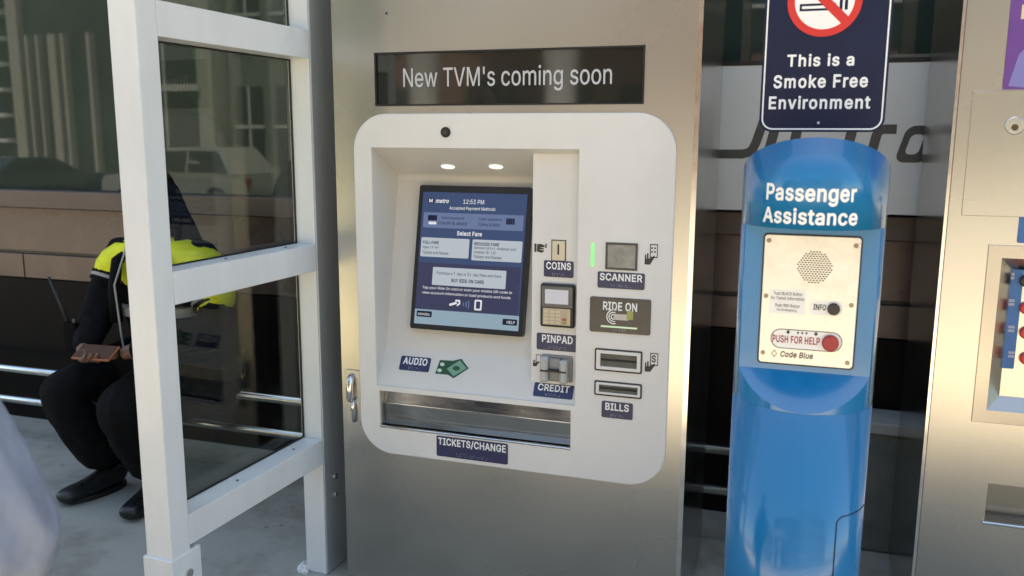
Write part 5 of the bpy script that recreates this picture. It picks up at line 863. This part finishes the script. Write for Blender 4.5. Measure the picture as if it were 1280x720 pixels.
def person(J, rad, label, skin, top, trou, shoe, hairf, head_yaw, head_tilt, hands, loc, slack=.014, fold=(.006, 14, (0,0,1))):
    E_top = [('pel','sp'),('sp','ch'),('ch','nk'),('ch','shL'),('ch','shR'),('shL','elL'),('elL','wrL'),('shR','elR'),('elR','wrR')]
    E_leg = [('pel','hpL'),('pel','hpR'),('hpL','knL'),('knL','anL'),('hpR','knR'),('knR','anR')]
    allk = ['pel','sp','ch','nk','hd','shL','shR','elL','elR','wrL','wrR','hpL','hpR','knL','knR','anL','anR']
    V0 = {k: (p, (r if k in ('nk','hd','wrL','wrR') else (r[0]*.86, r[1]*.86) if isinstance(r, tuple) else r*.78)) for k, (p, r) in limb_set(J, allk, rad, 0).items()}
    body = skin_geo(V0, E_top+[('nk','hd')]+E_leg, 'pel', 2)
    hb_, M = head_geo(J['head_c'], head_yaw, head_tilt); merge(body, hb_)
    for h in hands: merge(body, hand_geo(*h))
    o = obj('person', body, skin, loc=loc, smooth=True); tag(o, label, 'person')
    eyes(M, o)
    kt = ['pel','sp','ch','nk','shL','shR','elL','elR','wrL','wrR']
    V = limb_set(J, kt, rad, slack); V['nk'] = (V['ch'][0].lerp(Vector(J['nk']), .8) if isinstance(V['ch'][0], Vector) else Vector(J['ch']).lerp(Vector(J['nk']), .75), rad['nk']+.012)
    for sd in 'LR':
        w_, e_ = Vector(J['wr'+sd]), Vector(J['el'+sd]); V['wr'+sd] = (w_+(e_-w_)*.08, rad['wr'+sd]+slack)
    obj('shirt', folds(skin_geo(V, E_top, 'pel', 4), *fold), top, o, smooth=True)
    kl = ['pel','hpL','hpR','knL','knR','anL','anR']
    obj('trousers', folds(skin_geo(limb_set(J, kl, rad, slack*1.1), E_leg, 'pel', 4), .006, 11, (0,.5,1)), trou, o, smooth=True)
    for sd in 'LR':
        an, to = Vector(J['an'+sd]), Vector(J['to'+sd]); d = (to-an); d.z = 0; d = d.normalized(); hz = an.copy(); hz.z = .048
        vs = {'t': (an+Vector((0,0,.03)), .058), 'a': (hz-d*.02, .052), 'h': (hz-d*.055+Vector((0,0,-.006)), .040), 'b': (hz+d*.10+Vector((0,0,-.004)), (.052,.042)), 'e': (to+Vector((0,0,.04-to.z))-d*.045, (.050,.034)), 'f': (to+Vector((0,0,.034-to.z))-d*.012, (.036,.026))}
        b = obj('boot', skin_geo(vs, [('t','a'),('a','h'),('a','b'),('b','e'),('e','f')], 'a', 2), shoe, o, smooth=True)
        s = d.cross(Vector((0,0,1)))
        pts = []
        n = 28
        for i in range(n):
            t = 2*math.pi*i/n; al = math.cos(t); ln = .152 if al > 0 else .125
            wd = .048+(.006*al); c0 = hz+d*.055; pts.append(c0+d*al*ln*.95+s*math.sin(t)*wd*(1-.15*max(0, al)**3)*1.08)
        obj('sole', loft(NB(), [(p.x, p.y, .001) for p in pts], [(p.x, p.y, .022) for p in pts]), RUBBER, b)
        bm = NB()
        for k in range(4):
            c0 = hz+d*(.035+.022*k)+Vector((0,0,.048-.009*k)); tube(bm, [c0-s*.024, c0+Vector((0,0,.006)), c0+s*.024], .0035, 6)
        obj('laces', bm, DARKGREY, b)
    hairf(M, o)
    return o

def braids(M, o):
    bm = NB(); bmesh.ops.create_uvsphere(bm, u_segments=24, v_segments=16, radius=1, matrix=M @ Matrix.Translation((0, .012, .018)) @ Matrix.Diagonal((.083, .098, .112, 1)))
    for v in list(bm.verts):
        lc = M.inverted() @ v.co
        if lc.y < -.055 and lc.z < .065: v.co = M @ Vector((lc.x*.85, -.045, lc.z))
    rg = random.Random(3)
    for i in range(30):
        a = R(-25 + 230*i/29); px, py = .078*math.cos(a), .02+.07*math.sin(a)
        a2 = 1 if px >= 0 else -1
        fr = -.05*(1 if py < .05 else 0)
        pts = [M @ Vector((px*.8, py*.8, .07)), M @ Vector((px*1.08, py*1.1, 0)), M @ Vector((px*1.15, py*1.15, -.09)), M @ Vector((px*1.35, py*1.25+fr, -.2)), M @ Vector((px*(1.5+.3*rg.random()), py*1.2+fr*1.7, -.30-.08*rg.random()))]
        tube(bm, pts, [.010, .011, .0105, .010, .005], 6)
    obj('hair', bm, HAIR, o, smooth=True)
def short_hair(M, o):
    bm = NB(); bmesh.ops.create_uvsphere(bm, u_segments=24, v_segments=16, radius=1, matrix=M @ Matrix.Translation((0, .014, .024)) @ Matrix.Diagonal((.082, .096, .106, 1)))
    for v in list(bm.verts):
        lc = M.inverted() @ v.co
        if lc.y < -.05 and lc.z < .07: v.co = M @ Vector((lc.x*.85, -.04, lc.z))
        elif lc.z < -.06: v.co = M @ Vector((lc.x*.8, lc.y*.8, -.06))
    obj('hair', bm, mat('brown_hair', (.04,.022,.012), .5, var=.4, vscale=60), o, smooth=True)

RAD = dict(pel=(.165,.135), sp=(.165,.125), ch=(.165,.115), nk=.055, hd=.05, shL=.072, shR=.072, elL=.050, elR=.050, wrL=.030, wrR=.030, hpL=.098, hpR=.098, knL=.068, knR=.068, anL=.044, anR=.044)
# seated officer on the tube bench (the person's right side is towards -X)
V3 = Vector
J = dict(pel=V3((-2.56,3.06,.50)), sp=V3((-2.56,3.04,.70)), ch=V3((-2.55,2.99,.92)), nk=V3((-2.54,2.96,1.09)), hd=V3((-2.53,2.95,1.17)), head_c=V3((-2.525,2.915,1.255)),
         shL=V3((-2.36,2.98,1.00)), elL=V3((-2.22,2.90,.74)), wrL=V3((-2.52,2.66,.645)), shR=V3((-2.755,2.97,1.00)), elR=V3((-2.80,2.85,.75)), wrR=V3((-2.665,2.62,.645)),
         hpL=V3((-2.46,3.02,.47)), hpR=V3((-2.70,3.02,.47)), knL=V3((-2.45,2.58,.47)), knR=V3((-2.79,2.62,.49)), anL=V3((-2.47,2.78,.11)), anR=V3((-2.74,2.80,.11)), toL=V3((-2.425,2.52,.02)), toR=V3((-2.80,2.555,.02)))
for k_ in J: J[k_] = J[k_]+V3((-.045 if k_[:2] in ('kn','hp') else -.01, 0, 0))
RA = dict(RAD); RA.update(pel=(.19,.15), sp=(.185,.145), ch=(.175,.125), hpL=.115, hpR=.115, knL=.088, knR=.088, anL=.074, anR=.074, elL=.06, elR=.06)
hands1 = [(J['wrL'], (-.8,-.45,-.1), (-.2,.2,1), 1, .7), (J['wrR'], (.8,-.45,-.1), (.2,.2,1), -1, .7)]
officer = person(J, RA, 'seated person in black uniform and yellow safety vest looking at a phone', SKIN, CLOTH, CLOTH, BOOT, braids, R(-3), R(22), hands1, (-2.56, 2.9, 0))
# vest: front and back panels with shoulder straps
def vest():
    bm = NB()
    V = {'a': (J['ch']+V3((0,.0,-.16)), (.205,.160)), 'b': (J['ch']+V3((0,0,-.04)), (.205,.150)), 'c': (J['ch']+V3((0,.0,.06)), (.190,.128)), 'sl': (J['shL']+V3((.02,0,.012)), .110), 'sr': (J['shR']+V3((-.02,0,.012)), .110)}
    V['ul'] = (J['shL'].lerp(J['elL'], .88)+V3((.008,0,0)), .088); V['ur'] = (J['shR'].lerp(J['elR'], .62)+V3((-.008,0,0)), .088)
    return skin_geo(V, [('a','b'),('b','c'),('c','sl'),('c','sr'),('sl','ul'),('sr','ur')], 'a', 2)
vs_ = obj('safety_vest', vest(), YELLOW, officer, smooth=True)
bm = NB()
ctr = J['ch']+V3((0,0,-.14)); pts = [ctr+V3((.218*math.cos(t*math.pi/18), .176*math.sin(t*math.pi/18), 0)) for t in range(36)]
loft(bm, [p+V3((0,0,-.018)) for p in pts], [p+V3((0,0,.018)) for p in pts]); obj('reflective_band', bm, SILVER, vs_)
for sh, el, t in (('shL','elL',.72), ('shR','elR',.50)):
    a, e = J[sh], J[el]; d = (e-a).normalized(); n1 = d.orthogonal().normalized(); n2 = d.cross(n1); c0 = a.lerp(e, t)
    for k, (dn, m_) in enumerate(((0, CLOTH), (.015, SILVER), (.030, CLOTH))):
        r_ = .0855+.0005*k; f0 = [c0-d*(dn+.014)+r_*(math.cos(q_*.2618)*n1+math.sin(q_*.2618)*n2) for q_ in range(24)]
        obj('sleeve_band', loft(NB(), f0, [p+d*.013 for p in f0]), m_, vs_)
bm = NB()
for sx in (-.10, .0, .10):
    tube(bm, [J['ch']+V3((sx, .0, .14)), J['ch']+V3((sx*1.15, -.15, .07)), J['ch']+V3((sx*1.1, -.182, -.04)), J['ch']+V3((sx*1.05, -.185, -.18))], .024 if sx else .02, 8)
obj('vest_panel', bm, CLOTH, vs_, smooth=True)
bm = NB(); tube(bm, [J['ch']+V3((-.07,-.13,.15)), J['ch']+V3((-.085,-.205,-.02)), J['ch']+V3((-.05,-.225,-.22)), J['ch']+V3((-.035,-.23,-.30))], .004, 6); obj('lanyard', bm, SILVER, officer)
ph = thing('phone', 'phone in an orange brown case held by the seated person', 'phone', (-2.585, 2.60, .665), R(5))
bm = B(-.085, .085, -.042, .042, -.006, .004, bev=.004); bm.transform(Matrix.Rotation(R(28), 4, 'X')); obj('case', bm, mat('orange_brown_case', (.30,.10,.04), .5), ph, local=True)
bm = B(-.079, .079, -.037, .037, .0042, .006); bm.transform(Matrix.Rotation(R(28), 4, 'X')); obj('phone_screen', bm, mat('phone_glass', (.05,.02,.015), .12), ph, local=True)
rd = thing('two_way_radio', 'black two way radio with long antenna at the seated person\'s hip', 'radio', tuple(V3((-2.80,2.70,.63))), R(10))
obj('radio_body', B(-.028, .028, -.018, .018, 0, .12, bev=.006), mat('matte_black', (.004,.004,.004), .8, spec=.1), rd, local=True)
obj('antenna', tube(NB(), [(-.014,0,.12), (-.05,.01,.20), (-.105,.03,.30)], [.008,.007,.005], 10), RUBBER, rd, local=True, smooth=True)
obj('knob', tube(NB(), [(.014,0,.12),(.014,0,.135)], .007, 10), DARKGREY, rd, local=True)

# bystander at the left edge, hand on hip; only an elbow reaches the picture
bx, by = -1.49, .80
J2 = dict(pel=V3((bx,by,.96)), sp=V3((bx,by,1.13)), ch=V3((bx,by-.01,1.34)), nk=V3((bx,by,1.50)), hd=V3((bx,by,1.58)), head_c=V3((bx,by+.02,1.66)),
          shR=V3((bx+.20,by,1.37)), elR=V3((-1.0,.82,.915)), wrR=V3((-1.25,.93,.84)), shL=V3((bx-.20,by,1.43)), elL=V3((bx-.27,by+.05,1.14)), wrL=V3((bx-.26,by+.16,.92)),
          hpR=V3((bx+.10,by,.90)), hpL=V3((bx-.10,by,.90)), knR=V3((bx+.12,by+.02,.49)), knL=V3((bx-.12,by+.02,.49)), anR=V3((bx+.13,by-.02,.10)), anL=V3((bx-.13,by-.02,.10)), toR=V3((bx+.15,by+.20,.02)), toL=V3((bx-.15,by+.20,.02)))
RB = dict(RAD); RB.update(elR=.066, elL=.055, shR=.085, shL=.085, wrR=.034)
hands2 = [(J2['wrR'], (-.95,.1,-.1), (0,-1,.2), 1, .5), (J2['wrL'], (.05,.2,-1), (.9,0,.1), -1, .5)]
by_ = person(J2, RB, 'standing person in a pale blue grey shirt at the left edge, elbow out', SKIN2, SHIRT, JEANS, BOOT, short_hair, math.pi, 0, hands2, (bx, by, 0), slack=.022, fold=(.013, 11, (.5,0,-.85)))

# ------------------------------------------------------------------ the street behind the camera, seen in glass and steel
def building(label, x0, x1, y, h, wallm, nx, nz, col=None):
    t = thing('building', label, 'building', ((x0+x1)/2, y, -.32)); W = x1-x0
    obj('wall', B(x0, x1, y-8, y, -.319, h), wallm, t)
    obj('cornice', B(x0-.2, x1+.2, y+.003, y+.4, h-.5, h-.05), wallm, t)
    gl = mat('far_window_glass', (.03,.035,.035), .08, var=.2)
    for i in range(nx):
        for j in range(nz):
            cx = x0+(i+.5)*W/nx; z0 = .5+j*(h-1.4)/nz
            f = obj('window', B(cx-W/nx*.34, cx+W/nx*.34, y+.004, y+.03, z0, z0+(h-1.4)/nz*.72), gl, t)
            bm = NB(); box(bm, cx-.05, cx+.05, y+.031, y+.07, z0, z0+(h-1.4)/nz*.72); box(bm, cx-W/nx*.37, cx+W/nx*.37, y+.034, y+.09, z0+(h-1.4)/nz*.34, z0+(h-1.4)/nz*.37)
            obj('window_frame', bm, ALU, f)
    return t
bA = building('pale blank walled building across the street', -23.6, -19.7, -19, 9, mat('pale_stone', (.50,.50,.45), .8, var=.06), 1, 1)
bD = building('low grey building with tall windows across the street', -19.4, -13, -19.6, 9, mat('grey_render', (.22,.23,.21), .8, var=.1), 4, 2)
bE = thing('building', 'dark glass building with pale piers and white balconies across the street', 'building', (-33, -19, -.32))
DKF = mat('dark_green_facade', (.045,.055,.045), .5, var=.2); PIER = mat('pale_pier', (.42,.40,.34), .7, var=.1)
obj('wall', B(-44, -23.9, -27, -19.2, -.319, 14), DKF, bE)
for x, w_, m_ in ((-28.4, .5, PIER), (-27.8, .12, PIER), (-27.3, .12, PIER), (-26.6, .35, PIER), (-26.1, .14, PIER), (-24.9, .16, PIER)): obj('pier', B(x-w_/2, x+w_/2, -19.19, -18.9, -.319, 5.2 if w_ != .5 else 8), m_, bE)
for k in range(9): obj('balcony', B(-34, -28.8, -19.19, -18.6, .3+.95*k, .44+.95*k), mat('white_balcony', (.7,.7,.66), .6), bE)
bB = building('brick building across the street with rows of windows', -12.6, 4, -20, 12, mat('dull_brick', (.20,.12,.09), .85, var=.2, vscale=12), 7, 3)
bC = building('grey office block across the street with many windows', 4.4, 30, -20, 15, mat('grey_stone', (.32,.32,.30), .8, var=.1), 10, 4)
for x in (-7.75, -4.75):
    obj('column', lathe(NB(), [(.62,-.3),(.55,.4),(.34,1.6),(.30,2.4),(.36,3.3),(.62,4.6),(.75,5.2)], x, -12.4+0, 24), mat('white_concrete', (.6,.59,.56), .7, var=.1), bB, smooth=True)
obj('portico', B(-9.2, -3.2, -19.6, -11.6, 5.205, 5.6), mat('portico_grey', (.4,.4,.38), .7), bB)

def car(label, loc, rz, paint, suv):
    t = thing('parked_car', label, 'car', loc, rz, 'cars parked across the street'); H = 1.68 if suv else 1.42; L = 4.6
    lo = [(-2.3,.35),(-2.28,.75),(-2.2,.92),(-1.0,1.02),(1.0,1.02),(2.22,.98 if suv else .92),(2.3,.6),(2.28,.35)]
    def prism(pr, w0, w1=None, m=paint, nm='body', par=None):
        bm = loft(NB(), [(x, -w0, z) for x, z in pr], [(x, w0, z) for x, z in pr]); bmesh.ops.bevel(bm, geom=list(bm.edges), offset=.05, segments=2, affect='EDGES'); return obj(nm, bm, m, par or t, local=True)
    prism(lo, .9)
    hi = [(-1.05,1.0),(-.35,H-.06),(.0,H),(1.5 if suv else .9,H),(2.1 if suv else 1.7,1.0)]
    bm = NB(); a = [(x, -.86+.16*(z-1)/(H-1), z) for x, z in hi]; b = [(x, .86-.16*(z-1)/(H-1), z) for x, z in hi]; loft(bm, a, b)
    obj('cabin', bm, paint, t, local=True)
    gl = mat('car_glass', (.015,.018,.02), .04)
    for sy in (-1, 1):
        wn = [(-.85,1.03),(-.32,H-.12),(.45,H-.09),(.45,1.03)]; wn2 = [(.52,1.03),(.52,H-.09),(1.4 if suv else .85,H-.1),(1.75 if suv else 1.35,1.03)]
        for q_ in (wn, wn2):
            f = lambda x, z, o: (x, sy*(.862-.16*(z-1)/(H-1)+o), z)
            obj('side_window', loft(NB(), [f(x, z, -.01) for x, z in q_], [f(x, z, .006) for x, z in q_]), gl, t, local=True)
        for x in (-1.4, 1.4):
            wv = obj('wheel', loft(NB(), [(x+.34*math.cos(k*.2618), sy*.72, .34+.34*math.sin(k*.2618)) for k in range(24)], [(x+.34*math.cos(k*.2618), sy*.92, .34+.34*math.sin(k*.2618)) for k in range(24)]), RUBBER, t, local=True)
            obj('rim', loft(NB(), [(x+.22*math.cos(k*.2618), sy*.90, .34+.22*math.sin(k*.2618)) for k in range(24)], [(x+.2*math.cos(k*.2618), sy*.93, .34+.2*math.sin(k*.2618)) for k in range(24)]), BRIGHT, wv, local=True)
        obj('headlight', B(-2.31, -2.18, sy*.72-.14, sy*.72+.14, .66, .80, bev=.02), BRIGHT, t, local=True); obj('tail_light', B(2.2, 2.315, sy*.74-.1, sy*.74+.1, .7, .92, bev=.02), RED, t, local=True)
    return t
car('white estate car parked across the street, mirrored in the glass wall', (-15.6, -12.6, -.45), 0, mat('white_car_paint', (.42,.43,.43), .3, coat=.6), True)
car('dark saloon car parked across the street, mirrored in the glass wall', (-19.0, -10.4, -.45), R(90), mat('dark_car_paint', (.02,.022,.026), .2, coat=.8), False)
